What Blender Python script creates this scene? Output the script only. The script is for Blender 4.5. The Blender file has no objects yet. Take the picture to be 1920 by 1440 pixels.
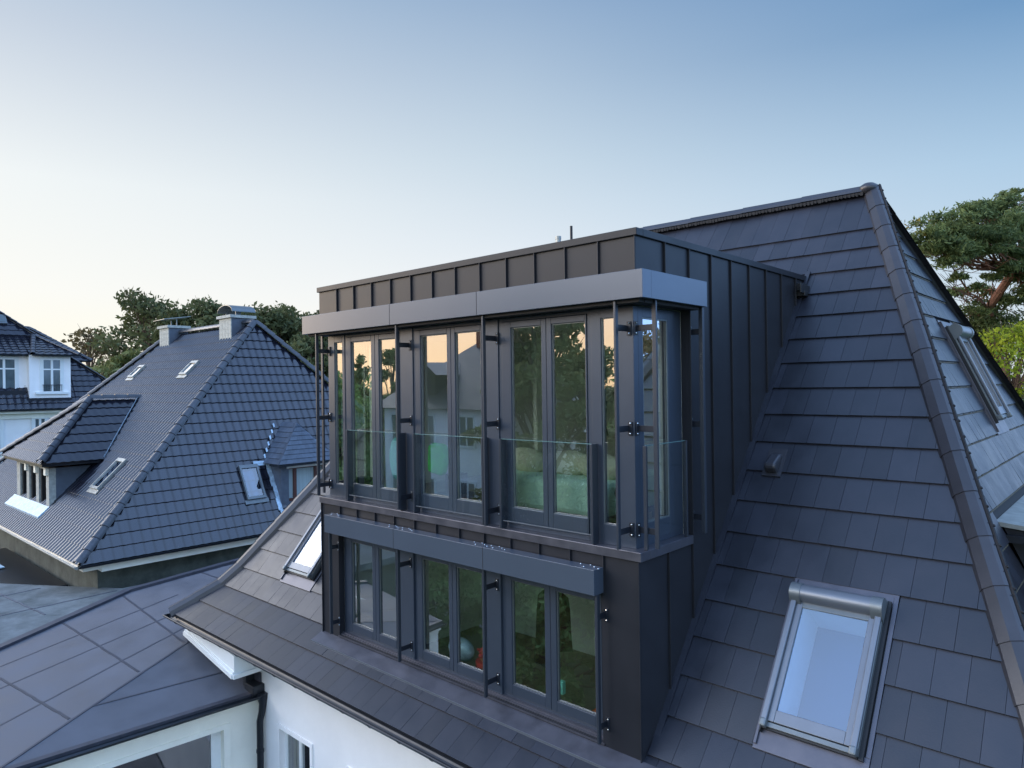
import bpy, bmesh, math, random
import numpy as np
from mathutils import Vector, Matrix
S = bpy.context.scene
COL = S.collection
rnd = random.Random(7)

# ------------------------------------------------------------------ camera
YAW, PITCH, ROLL = 0.7431192, 0.0018193, -0.0136774
CAMP = Vector((3.97943, -6.27159, 1.81907))
cd = bpy.data.cameras.new("camera"); cam = bpy.data.objects.new("camera", cd); COL.objects.link(cam)
fw = Vector((-math.sin(YAW)*math.cos(PITCH), math.cos(YAW)*math.cos(PITCH), math.sin(PITCH)))
rt = fw.cross(Vector((0, 0, 1))).normalized(); up = rt.cross(fw)
rt2 = rt*math.cos(ROLL)+up*math.sin(ROLL); up2 = -rt*math.sin(ROLL)+up*math.cos(ROLL)
cam.matrix_world = Matrix(((rt2.x, up2.x, -fw.x, CAMP.x), (rt2.y, up2.y, -fw.y, CAMP.y), (rt2.z, up2.z, -fw.z, CAMP.z), (0, 0, 0, 1)))
cd.sensor_width = 36; cd.lens = 36*1310.875/1920; cd.clip_start = 0.05; cd.clip_end = 2000
S.camera = cam
S.view_settings.view_transform = 'Standard'; S.view_settings.look = 'None'
S.view_settings.exposure = 0.27; S.view_settings.gamma = 1.0

# ------------------------------------------------------------------ world: clear dusk sky, the glow low in the west (-x, a little -y)
SUNAZ = Vector((-0.788, -0.616, 0)).normalized()
W = bpy.data.worlds.new("World"); S.world = W; W.use_nodes = True
nt = W.node_tree; nt.nodes.clear(); N = nt.nodes.new; Lk = nt.links.new
def math_n(nt, op, a, b=None, clamp=False):
    n = nt.nodes.new('ShaderNodeMath'); n.operation = op; n.use_clamp = clamp
    for i, v in enumerate((a, b)):
        if v is None: continue
        if isinstance(v, (int, float)): n.inputs[i].default_value = v
        else: nt.links.new(v, n.inputs[i])
    return n.outputs[0]
def ramp(nt, fac, stops, interp='LINEAR'):
    n = nt.nodes.new('ShaderNodeValToRGB'); n.color_ramp.interpolation = interp
    els = n.color_ramp.elements
    while len(els) > 1: els.remove(els[-1])
    els[0].position = stops[0][0]; els[0].color = (*stops[0][1], 1)
    for p, c in stops[1:]:
        e = els.new(p); e.color = (*c, 1)
    nt.links.new(fac, n.inputs[0]); return n.outputs[0]
def s2l(r, g, b):
    f = lambda c: (c/255/12.92 if c/255 <= .04045 else ((c/255+.055)/1.055)**2.4)
    return (f(r), f(g), f(b))
tc = N('ShaderNodeTexCoord'); sep = N('ShaderNodeSeparateXYZ'); Lk(tc.outputs['Generated'], sep.inputs[0])
X_, Y_, Z_ = sep.outputs
hl = math_n(nt, 'SQRT', math_n(nt, 'MAXIMUM', math_n(nt, 'SUBTRACT', 1.0, math_n(nt, 'MULTIPLY', Z_, Z_)), 1e-4))
dt = math_n(nt, 'DIVIDE', math_n(nt, 'ADD', math_n(nt, 'MULTIPLY', X_, SUNAZ.x), math_n(nt, 'MULTIPLY', Y_, SUNAZ.y)), hl)
fs = math_n(nt, 'MULTIPLY', math_n(nt, 'ADD', dt, 1.0), 0.5, True)     # 1 towards the glow, 0 away
zz = math_n(nt, 'MAXIMUM', Z_, 0.0)
k = lambda c, s: tuple(v*s for v in c)
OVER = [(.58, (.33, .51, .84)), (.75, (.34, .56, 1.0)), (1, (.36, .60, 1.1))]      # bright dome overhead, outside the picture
glow = ramp(nt, zz, [(0, k(s2l(255, 218, 172), 2.2)), (.06, k(s2l(255, 222, 184), 2.15)), (.12, k(s2l(250, 222, 198), 2.2)), (.19, k(s2l(250, 240, 228), 4.6)), (.42, k(s2l(236, 240, 250), 4.4)), (.60, (.7, .82, 1.1)), (.75, (.40, .6, .98)), (1, (.36, .60, 1.1))])  # band above the low glow raised, out of view, to light tiles and walls
mid = ramp(nt, zz, [(0, k(s2l(255, 248, 226), 1.05)), (.06, s2l(255, 252, 238)), (.12, s2l(251, 251, 246)), (.25, s2l(241, 246, 247)), (.405, s2l(199, 211, 226)), (.48, s2l(176, 197, 219))]+OVER)
cen = ramp(nt, zz, [(0, s2l(252, 246, 234)), (.08, s2l(247, 248, 246)), (.13, s2l(238, 243, 247)), (.20, s2l(224, 234, 243)), (.305, s2l(201, 218, 232)), (.48, s2l(152, 178, 208))]+OVER)
ant = ramp(nt, zz, [(0, s2l(226, 232, 236)), (.1, s2l(205, 222, 236)), (.18, s2l(188, 213, 234)), (.25, s2l(173, 203, 229)), (.405, s2l(114, 155, 197)), (.48, s2l(100, 145, 192))]+OVER)
far = ramp(nt, zz, [(0, k(s2l(135, 180, 240), 1.7)), (.1, k(s2l(135, 180, 240), 1.6)), (.25, k(s2l(130, 175, 235), 1.2)), (.45, s2l(110, 150, 196))]+OVER)  # strong blue low down, out of view, to tint the side slope
def mixc(nt, f, a, b):
    n = nt.nodes.new('ShaderNodeMix'); n.data_type = 'RGBA'
    if isinstance(f, (int, float)): n.inputs[0].default_value = f
    else: nt.links.new(f, n.inputs[0])
    for s, v in ((6, a), (7, b)):
        if isinstance(v, tuple): n.inputs[s].default_value = (*v, 1) if len(v) == 3 else v
        else: nt.links.new(v, n.inputs[s])
    return n.outputs[2]
def mrange(a, b):
    m = N('ShaderNodeMapRange'); m.inputs[1].default_value = a; m.inputs[2].default_value = b; Lk(fs, m.inputs[0]); return m.outputs[0]
skyc = mixc(nt, mrange(0, .238), far, ant)
skyc = mixc(nt, mrange(.238, .54), skyc, cen)
skyc = mixc(nt, mrange(.54, .827), skyc, mid)
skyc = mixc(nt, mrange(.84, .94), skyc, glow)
# out-of-view sky (behind the camera and on the +x side) brightened to light walls and roofs
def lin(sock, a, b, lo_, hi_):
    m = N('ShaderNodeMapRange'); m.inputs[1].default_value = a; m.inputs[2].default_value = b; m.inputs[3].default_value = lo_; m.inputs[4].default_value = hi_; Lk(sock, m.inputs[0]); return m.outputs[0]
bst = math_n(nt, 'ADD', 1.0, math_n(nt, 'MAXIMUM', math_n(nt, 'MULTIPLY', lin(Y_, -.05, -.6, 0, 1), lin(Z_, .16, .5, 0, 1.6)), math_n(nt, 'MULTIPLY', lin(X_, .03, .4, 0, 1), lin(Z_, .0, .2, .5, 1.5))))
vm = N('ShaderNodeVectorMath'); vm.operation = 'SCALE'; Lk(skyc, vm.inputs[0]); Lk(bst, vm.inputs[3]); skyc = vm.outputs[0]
# below the horizon: dim ground colour
gz = N('ShaderNodeMapRange'); gz.inputs[1].default_value = -.02; gz.inputs[2].default_value = 0.0; Lk(Z_, gz.inputs[0])
skyc = mixc(nt, gz.outputs[0], (.06, .07, .06), skyc)
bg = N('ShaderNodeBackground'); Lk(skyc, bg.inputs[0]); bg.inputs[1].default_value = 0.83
# the physical sky adds its own soft share on top
st = N('ShaderNodeTexSky'); st.sky_type = 'NISHITA'; st.sun_disc = False; st.sun_elevation = math.radians(2); st.sun_rotation = math.atan2(-0.951, -0.309)
bg2 = N('ShaderNodeBackground'); Lk(st.outputs[0], bg2.inputs[0]); bg2.inputs[1].default_value = 0.003
ad = N('ShaderNodeAddShader'); Lk(bg.outputs[0], ad.inputs[0]); Lk(bg2.outputs[0], ad.inputs[1])
wo = N('ShaderNodeOutputWorld'); Lk(ad.outputs[0], wo.inputs[0])

ld = bpy.data.lights.new("sun", 'SUN'); ld.energy = 0.5; ld.angle = math.radians(10); ld.color = (1, .78, .55)
lo = bpy.data.objects.new("sun", ld); COL.objects.link(lo)
LAMP = Vector((-0.951, -0.309, 0)).normalized()      # the last of the sun, low in the west
sd = -(LAMP*math.cos(math.radians(5))+Vector((0, 0, math.sin(math.radians(5)))))
lo.rotation_euler = sd.to_track_quat('-Z', 'Y').to_euler()

# ------------------------------------------------------------------ materials
def mat(name, color, rough=.5, metal=0., spec=.5, noise=0., nscale=6., bump=0., bscale=40., attr=0., coat=0., ramp2=None, stretch=None, coatr=.1, rnoise=0.):
    m = bpy.data.materials.new(name); m.use_nodes = True; nt = m.node_tree; b = nt.nodes['Principled BSDF']
    b.inputs['Roughness'].default_value = rough; b.inputs['Metallic'].default_value = metal
    b.inputs['Specular IOR Level'].default_value = spec; b.inputs['Coat Weight'].default_value = coat; b.inputs['Coat Roughness'].default_value = coatr
    b.inputs['Base Color'].default_value = (*color, 1)
    tc = nt.nodes.new('ShaderNodeTexCoord'); co = tc.outputs['Object']
    if stretch:
        mp = nt.nodes.new('ShaderNodeMapping'); mp.inputs['Scale'].default_value = stretch; nt.links.new(co, mp.inputs[0]); co = mp.outputs[0]
    c = None
    if noise > 0 or ramp2:
        n = nt.nodes.new('ShaderNodeTexNoise'); n.inputs['Scale'].default_value = nscale; n.inputs['Detail'].default_value = 6; n.inputs['Roughness'].default_value = .65
        nt.links.new(co, n.inputs['Vector'])
        lo_, hi_ = (ramp2 if ramp2 else (tuple(v*(1-noise) for v in color), tuple(v*(1+noise) for v in color)))
        c = ramp(nt, n.outputs[0], [(.3, lo_), (.7, hi_)])
        if rnoise:
            r = nt.nodes.new('ShaderNodeMapRange'); r.inputs[1].default_value = .3; r.inputs[2].default_value = .7
            r.inputs[3].default_value = rough-rnoise; r.inputs[4].default_value = rough+rnoise; nt.links.new(n.outputs[0], r.inputs[0]); nt.links.new(r.outputs[0], b.inputs['Roughness'])
    if attr > 0:
        a = nt.nodes.new('ShaderNodeAttribute'); a.attribute_name = 'var'
        mrn = nt.nodes.new('ShaderNodeMapRange'); mrn.inputs[3].default_value = 1-attr; mrn.inputs[4].default_value = 1+attr; nt.links.new(a.outputs['Fac'], mrn.inputs[0])
        hs = nt.nodes.new('ShaderNodeHueSaturation'); nt.links.new(mrn.outputs[0], hs.inputs['Value'])
        if c is None: hs.inputs['Color'].default_value = (*color, 1)
        else: nt.links.new(c, hs.inputs['Color'])
        c = hs.outputs[0]
    if c is not None: nt.links.new(c, b.inputs['Base Color'])
    if bump > 0:
        n2 = nt.nodes.new('ShaderNodeTexNoise'); n2.inputs['Scale'].default_value = bscale; n2.inputs['Detail'].default_value = 5; nt.links.new(co, n2.inputs['Vector'])
        bp = nt.nodes.new('ShaderNodeBump'); bp.inputs['Strength'].default_value = bump; bp.inputs['Distance'].default_value = .02
        nt.links.new(n2.outputs[0], bp.inputs['Height']); nt.links.new(bp.outputs[0], b.inputs['Normal'])
    return m
def glass(name, tint=(.8, .92, .86), boost=1., base=.04, rough=0.0):
    m = bpy.data.materials.new(name); m.use_nodes = True; nt = m.node_tree; nt.nodes.clear()
    o = nt.nodes.new('ShaderNodeOutputMaterial'); t = nt.nodes.new('ShaderNodeBsdfTransparent'); t.inputs[0].default_value = (*tint, 1)
    g = nt.nodes.new('ShaderNodeBsdfGlossy'); g.inputs['Roughness'].default_value = rough; g.inputs[0].default_value = (1, 1, 1, 1)
    lw = nt.nodes.new('ShaderNodeFresnel'); lw.inputs[0].default_value = 1.5
    geo = nt.nodes.new('ShaderNodeNewGeometry'); front_ = math_n(nt, 'SUBTRACT', 1.0, geo.outputs['Backfacing'])   # the far face of a pane only lets light out
    ml = math_n(nt, 'MULTIPLY', math_n(nt, 'ADD', math_n(nt, 'MULTIPLY', lw.outputs[0], boost), base, True), front_)
    tm = mixc(nt, front_, (1., 1., 1.), tuple(tint)); nt.links.new(tm, t.inputs[0])
    mx = nt.nodes.new('ShaderNodeMixShader'); nt.links.new(ml, mx.inputs[0]); nt.links.new(t.outputs[0], mx.inputs[1]); nt.links.new(g.outputs[0], mx.inputs[2])
    # slight waviness of the panes
    n2 = nt.nodes.new('ShaderNodeTexNoise'); n2.inputs['Scale'].default_value = 1.1; n2.inputs['Detail'].default_value = 1
    tc = nt.nodes.new('ShaderNodeTexCoord'); nt.links.new(tc.outputs['Object'], n2.inputs['Vector'])
    bp = nt.nodes.new('ShaderNodeBump'); bp.inputs['Strength'].default_value = .05; bp.inputs['Distance'].default_value = .02
    nt.links.new(n2.outputs[0], bp.inputs['Height']); nt.links.new(bp.outputs[0], g.inputs['Normal'])
    nt.links.new(mx.outputs[0], o.inputs[0]); return m
M = {}
M['clad'] = mat('anthracite_seam_metal', (.020, .021, .026), .43, 0, .25, noise=.12, nscale=1.5, bump=.05, bscale=3, rnoise=.05)
M['clad_side'] = M['clad']
M['visor'] = mat('powder_coated_visor', (.075, .095, .13), .28, .25, .5, noise=.04, nscale=1)
M['visor_low'] = M['visor']
M['frame'] = mat('window_frame_anthracite', (.050, .064, .09), .34, .3, .5, noise=.06, nscale=3)
M['rail'] = mat('blind_rail_metal', (.045, .053, .07), .35, .4, .5)
M['bracket'] = mat('bracket_metal', (.018, .022, .032), .4, .3, .5)
M['screw'] = mat('screw_steel', (.75, .78, .8), .25, 1)
M['tile'] = mat('flat_roof_tile', (.016, .018, .027), .40, 0, .62, noise=.20, nscale=2.2, attr=.24, bump=.06, bscale=60, rnoise=.08)
M['ridge'] = mat('ridge_tile', (.032, .033, .041), .34, 0, .5, noise=.14, nscale=3, attr=.1, bump=.05, bscale=30)
M['under'] = mat('roof_underlay', (.012, .012, .014), .8)
M['lichen'] = mat('lichen_edge', (.10, .085, .06), .9, noise=.4, nscale=25)
M['flash'] = mat('flashing_metal', (.10, .10, .12), .38, .55, .5, noise=.15, nscale=4, rnoise=.08)
M['alu'] = mat('window_aluminium', (.17, .185, .21), .38, .5, .5, noise=.05)
M['alu_d'] = mat('window_aluminium_dark', (.16, .18, .19), .42, .5, .5, noise=.08)
M['rubber'] = mat('black_rubber', (.012, .013, .015), .5)
M['white'] = mat('white_render', (.88, .86, .85), .85, noise=.05, nscale=1.2, bump=.15, bscale=120)
M['cream'] = mat('cream_render', (.90, .88, .78), .85, noise=.07, nscale=1.2, bump=.15, bscale=120)
M['whitep'] = mat('white_paint', (.76, .78, .77), .45, noise=.03)
M['gutter'] = mat('dark_gutter', (.030, .034, .042), .33, .5, .5, noise=.2, nscale=5)
M['zinc'] = mat('weathered_zinc', (.34, .35, .33), .5, .5, .5, noise=.25, nscale=6)
M['felt'] = mat('bitumen_felt', (.10, .105, .125), .58, 0, .5, noise=.20, nscale=1.3, bump=.25, bscale=90, rnoise=.12)
M['felt_old'] = mat('weathered_felt', (.13, .15, .155), .9, ramp2=((.07, .085, .085), (.19, .21, .215)), nscale=1.6, bump=.3, bscale=70)
M['felt_seam'] = mat('felt_seam', (.045, .048, .065), .5, noise=.2)
M['pan'] = mat('glazed_pantile', (.012, .013, .021), .18, 0, .85, noise=.18, nscale=2.5, attr=.16, bump=.05, bscale=14, rnoise=.06)
M['pancap'] = mat('pantile_ridge', (.045, .050, .062), .34, 0, .6, noise=.3, nscale=9, attr=.15)
M['slate'] = mat('slate_cladding', (.085, .105, .14), .45, 0, .5, noise=.2, nscale=5, attr=.15)
M['stone'] = mat('chimney_scales', (.38, .39, .36), .8, noise=.25, nscale=9)
M['lead'] = mat('lead_flashing', (.42, .55, .66), .5, .2, .5, noise=.35, nscale=9)
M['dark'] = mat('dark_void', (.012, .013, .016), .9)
M['brown'] = mat('brown_window_wood', (.09, .03, .022), .5, noise=.2)
M['window_backing'] = mat('net_curtain', (.34, .42, .44), .9, noise=.15, nscale=3, stretch=(1, 12, .3))
M['glass'] = glass('window_glass', (.86, .95, .89), 2.8, .28)
M['glass_low'] = glass('window_glass_lower', (.84, .95, .90), 2.2, .22)
M['bal'] = glass('balustrade_glass', (.965, .99, .98), .6, .0)
M['skyglass'] = glass('roof_window_glass', (.50, .66, .85), 1.6, .13)
M['farglass'] = glass('plain_glass', (.25, .33, .36), 2.0, .10)
M['edge'] = mat('glass_edge', (.10, .19, .19), .25, 0, .6)
M['floor'] = mat('oak_floor', (.34, .25, .17), .5, noise=.2)
M['roomwall'] = mat('room_plaster', (.86, .88, .82), .9)
M['mint'] = mat('mint_bedspread', (.66, .88, .74), .9, noise=.12, nscale=3, bump=.4, bscale=6)
M['creamcl'] = mat('cream_pillow', (.70, .66, .50), .9, noise=.12, nscale=4)
M['neon'] = mat('neon_green_fabric', (.03, .85, .02), .7, noise=.25, nscale=5)
M['teal'] = mat('mint_paper', (.25, .75, .65), .6)
M['black'] = mat('black_plastic', (.012, .012, .014), .4)
M['orange'] = mat('orange_petals', (.85, .16, .03), .6, noise=.3)
M['red'] = mat('red_petals', (.55, .03, .03), .6, noise=.3)
M['skin'] = mat('skin', (.45, .25, .18), .6)
M['hair'] = mat('dark_brown_hair', (.03, .015, .01), .5)
M['cloth'] = mat('blue_grey_top', (.08, .14, .18), .9)
M['coat_brown'] = mat('reddish_brown_wool', (.10, .035, .025), .9)
M['bark'] = mat('bark', (.10, .06, .04), .9, noise=.4, nscale=8, bump=.5, bscale=12)
M['barkp'] = mat('pine_bark', (.19, .085, .05), .9, noise=.4, nscale=8, bump=.5, bscale=12)
M['wall_dark'] = mat('weathered_wall_painted_shade', (.09, .10, .085), .9, noise=.4, nscale=2)  # shade under the eaves and greenish moss both put into this dark colour
M['shaft_back'] = mat('blue_grey_shaft_back', (.05, .09, .16), .9)
M['brick'] = mat('red_brick', (.34, .07, .045), .8, noise=.2)
M['grass'] = mat('lawn_grass', (.045, .08, .02), .95, ramp2=((.025, .05, .014), (.07, .12, .03)), nscale=.5, bump=.3, bscale=8)
M['path'] = mat('terrace_slabs', (.24, .22, .21), .85, noise=.2, nscale=2)
M['bluetarp'] = mat('pale_blue_sheet', (.45, .6, .68), .5)
def leafmat(name, c1, c2, tr=.35):
    m = bpy.data.materials.new(name); m.use_nodes = True; nt = m.node_tree; b = nt.nodes['Principled BSDF']
    a = nt.nodes.new('ShaderNodeAttribute'); a.attribute_name = 'var'
    c = ramp(nt, a.outputs['Fac'], [(0, c1), (1, c2)])
    nt.links.new(c, b.inputs['Base Color']); b.inputs['Roughness'].default_value = .7; b.inputs['Specular IOR Level'].default_value = .25
    t = nt.nodes.new('ShaderNodeBsdfTranslucent'); nt.links.new(c, t.inputs[0])
    mx = nt.nodes.new('ShaderNodeMixShader'); mx.inputs[0].default_value = tr
    o = nt.nodes['Material Output']; nt.links.new(b.outputs[0], mx.inputs[1]); nt.links.new(t.outputs[0], mx.inputs[2]); nt.links.new(mx.outputs[0], o.inputs[0])
    return m
M['leaf_dark'] = leafmat('dark_foliage', (.055, .068, .028), (.15, .165, .07))
M['leaf_olive'] = leafmat('olive_foliage', (.10, .12, .04), (.24, .25, .09))
M['leaf_rust'] = leafmat('thin_autumn_foliage', (.07, .06, .025), (.17, .13, .06))
M['needle'] = leafmat('pine_needles', (.06, .09, .034), (.19, .23, .08))
M['needle_y'] = leafmat('yellowing_needles', (.14, .12, .02), (.28, .20, .04))
M['leaf_yel'] = leafmat('yellow_green_leaves', (.10, .17, .015), (.42, .44, .03))
M['leaf_green'] = leafmat('fresh_green_leaves', (.12, .21, .06), (.28, .42, .13))

# ------------------------------------------------------------------ mesh builder
class MB:
    def __init__(s): s.v = []; s.f = []; s.c = []; s.m = []
    def add(s, vs, fs, c=.5, mi=0):
        o = len(s.v); s.v += [tuple(v) for v in vs]
        for f in fs: s.f.append(tuple(i+o for i in f)); s.c.append(c); s.m.append(mi)
    def obox(s, O, X, Y, Z, c=.5, mi=0):
        O, X, Y, Z = map(Vector, (O, X, Y, Z))
        p = [O, O+X, O+X+Y, O+Y, O+Z, O+X+Z, O+X+Y+Z, O+Y+Z]
        fs = [(0, 3, 2, 1), (4, 5, 6, 7), (0, 1, 5, 4), (1, 2, 6, 5), (2, 3, 7, 6), (3, 0, 4, 7)]
        if X.cross(Y).dot(Z) < 0: fs = [f[::-1] for f in fs]
        s.add(p, fs, c, mi)
    def box(s, x0, x1, y0, y1, z0, z1, c=.5, mi=0):
        s.obox((x0, y0, z0), (x1-x0, 0, 0), (0, y1-y0, 0), (0, 0, z1-z0), c, mi)
    def prism(s, pts, vec, c=.5, mi=0):
        n = len(pts); P = [Vector(p) for p in pts]; vec = Vector(vec); Q = [p+vec for p in P]
        nrm = Vector((0, 0, 0))
        for i in range(n): nrm += P[i].cross(P[(i+1) % n])
        fs = [tuple(range(n))[::-1], tuple(range(n, 2*n))]+[(i, (i+1) % n, n+(i+1) % n, n+i) for i in range(n)]
        if nrm.dot(vec) < 0: fs = [f[::-1] for f in fs]
        s.add(P+Q, fs, c, mi)
    def poly(s, pts, c=.5, mi=0): s.add(pts, [tuple(range(len(pts)))], c, mi)
    def tube(s, pts, rad, n=8, c=.5, cap=True, mi=0):
        pts = [Vector(p) for p in pts]
        if not isinstance(rad, (list, tuple)): rad = [rad]*len(pts)
        o = len(s.v); T = (pts[1]-pts[0]).normalized(); A = T.orthogonal().normalized()
        for i, p in enumerate(pts):
            t = (pts[min(i+1, len(pts)-1)]-pts[max(i-1, 0)]).normalized()
            A = (A-t*A.dot(t)).normalized(); B = t.cross(A)
            for j in range(n):
                a = 2*math.pi*j/n; s.v.append(tuple(p+(A*math.cos(a)+B*math.sin(a))*rad[i]))
        for i in range(len(pts)-1):
            for j in range(n):
                s.f.append((o+i*n+j, o+i*n+(j+1) % n, o+(i+1)*n+(j+1) % n, o+(i+1)*n+j)); s.c.append(c); s.m.append(mi)
        if cap:
            s.f.append(tuple(o+j for j in range(n))[::-1]); s.f.append(tuple(o+(len(pts)-1)*n+j for j in range(n))); s.c += [c, c]; s.m += [mi, mi]
    def ball(s, C, r, n=8, c=.5):
        C = Vector(C); rx, ry, rz = r if isinstance(r, tuple) else (r, r, r); vs = []; fs = []
        for i in range(1, n):
            th = math.pi*i/n
            for j in range(2*n):
                ph = math.pi*j/n; vs.append(C+Vector((rx*math.sin(th)*math.cos(ph), ry*math.sin(th)*math.sin(ph), rz*math.cos(th))))
        vs += [C+Vector((0, 0, rz)), C-Vector((0, 0, rz))]; m = 2*n
        for i in range(n-2):
            for j in range(m): fs.append((i*m+j, (i+1)*m+j, (i+1)*m+(j+1) % m, i*m+(j+1) % m))
        a, b = len(vs)-2, len(vs)-1
        for j in range(m): fs.append((a, j, (j+1) % m)); fs.append((b, (n-2)*m+(j+1) % m, (n-2)*m+j))
        s.add(vs, fs, c)
    def build(s, name, material, parent=None, smooth=None, bevel=0., merge=False, matrix=None):
        me = bpy.data.meshes.new(name); me.from_pydata(s.v, [], s.f)
        mats = material if isinstance(material, list) else [material]
        for m in mats: me.materials.append(m)
        if len(mats) > 1: me.polygons.foreach_set('material_index', s.m)
        at = me.attributes.new('var', 'FLOAT', 'FACE'); at.data.foreach_set('value', s.c)
        if merge:
            bm = bmesh.new(); bm.from_mesh(me); bmesh.ops.remove_doubles(bm, verts=bm.verts, dist=.0008); bm.to_mesh(me); bm.free()
        if smooth is not None:
            me.polygons.foreach_set('use_smooth', [True]*len(me.polygons)); me.set_sharp_from_angle(angle=math.radians(smooth))
        me.update()
        o = bpy.data.objects.new(name, me); COL.objects.link(o)
        if parent: o.parent = parent
        if matrix is not None: o.matrix_world = matrix if not parent else o.matrix_world; o.matrix_local = matrix
        if bevel:
            b = o.modifiers.new('bevel', 'BEVEL'); b.width = bevel; b.segments = 2; b.limit_method = 'ANGLE'
        return o
def tag(o, label, cat, group=None, kind=None):
    if label: o['label'] = label
    if cat: o['category'] = cat
    if group: o['group'] = group
    if kind: o['kind'] = kind
    return o
def thing(name, label, cat, loc=(0, 0, 0), group=None):
    o = bpy.data.objects.new(name, None); COL.objects.link(o); o.location = loc; o.empty_display_size = .3
    return tag(o, label, cat, group)
def wloc(o):   # children written in world coordinates under an Empty that is not at the origin
    return Matrix.Translation(-Vector(o.location))
def copy_tree(o, parent=None, mtx=None):
    c = o.copy(); COL.objects.link(c)
    if parent: c.parent = parent
    if mtx is not None: c.matrix_local = mtx
    for ch in list(o.children):
        copy_tree(ch, c, ch.matrix_local.copy())
    return c

# ------------------------------------------------------------------ roof coursing
def clip_poly(poly, lo0, hi0, lo1, hi1):
    """poly in (a,t); keep lo(t)<=a<=hi(t), both linear in t"""
    for (b0, b1, sg) in ((lo0, lo1, 1), (hi0, hi1, -1)):
        out = []; d = [sg*(a-(b0+(b1-b0)*t)) for a, t in poly]
        for i in range(len(poly)):
            j = (i+1) % len(poly)
            if d[i] >= 0: out.append(poly[i])
            if (d[i] >= 0) != (d[j] >= 0):
                u = d[i]/(d[i]-d[j]); out.append((poly[i][0]+(poly[j][0]-poly[i][0])*u, poly[i][1]+(poly[j][1]-poly[i][1])*u))
        poly = out
        if len(poly) < 3: return []
    return poly
def flat_tiles(mb, P0, P1, u, ints, tw=.285, off=0., lift=.026, gap=.0035, jit=.0022):
    """one course between point P0 (lower) and P1 (upper) at a=0, running along unit u. ints=[(lo0,hi0,lo1,hi1)]"""
    P0, P1, u = Vector(P0), Vector(P1), Vector(u); V = P1-P0; n = u.cross(V).normalized()
    if n.z < 0: n = -n
    base = .006
    for lo0, hi0, lo1, hi1 in ints:
        a0 = min(lo0, lo1); a1 = max(hi0, hi1); kk = math.floor((a0-off)/tw)
        while off+kk*tw < a1:
            xa = off+kk*tw+gap/2; xb = xa+tw-gap; kk += 1
            pl = clip_poly([(xa, -.035), (xb, -.035), (xb, 1.0), (xa, 1.0)], lo0, hi0, lo1, hi1)
            if len(pl) < 3: continue
            la = lift+rnd.uniform(-jit, jit); lb = lift+rnd.uniform(-jit, jit); c = rnd.random()
            top = []; bot = []
            for a, t in pl:
                w = (a-xa)/(xb-xa); h = base+(la*(1-w)+lb*w)*(1-t); p = P0+u*a+V*t
                top.append(p+n*h); bot.append(p+n*(-.01))
            m = len(pl); o = len(mb.v)
            fs = [tuple(range(m))]+[(i, m+i, m+(i+1) % m, (i+1) % m) for i in range(m)]
            nn = (top[1]-top[0]).cross(top[2]-top[0])
            if nn.dot(n) < 0: fs = [f[::-1] for f in fs]
            mb.add(top+bot, fs, c)
def pan_tiles(mb, P0, P1, u, ints, tw=.21, lift=.03, amp=.028, off=0., sub=6):
    P0, P1, u = Vector(P0), Vector(P1), Vector(u); V = P1-P0; n = u.cross(V).normalized()
    if n.z < 0: n = -n
    st = tw/sub
    def prof(a):
        w = (a/tw) % 1.0
        return amp*math.sin(math.pi*w/.62) if w < .62 else -.006*math.sin(math.pi*(w-.62)/.38)
    for lo0, hi0, lo1, hi1 in ints:
        a0 = min(lo0, lo1); a1 = max(hi0, hi1); kk = math.floor(a0/st)
        cs = {}
        while kk*st < a1:
            xa = kk*st; xb = xa+st; tile = kk//sub; kk += 1
            pl = clip_poly([(xa, -.06), (xb, -.06), (xb, 1.), (xa, 1.)], lo0, hi0, lo1, hi1)
            if len(pl) < 3: continue
            c = cs.setdefault(tile, rnd.random())
            P = [P0+u*a+V*t+n*(prof(a)+lift*(1-t)) for a, t in pl]
            nn = (P[1]-P[0]).cross(P[2]-P[0])
            if nn.dot(n) < 0: P = P[::-1]
            mb.poly(P, c)
            lowp = [(a, t) for a, t in pl if t < -.059]
            if len(lowp) == 2:
                (aa, ta), (ab, tb) = lowp
                A = P0+u*aa+V*ta+n*(prof(aa)+lift); B = P0+u*ab+V*tb+n*(prof(ab)+lift)
                mb.poly([A, B, B-n*(lift+.02), A-n*(lift+.02)], c)
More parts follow.
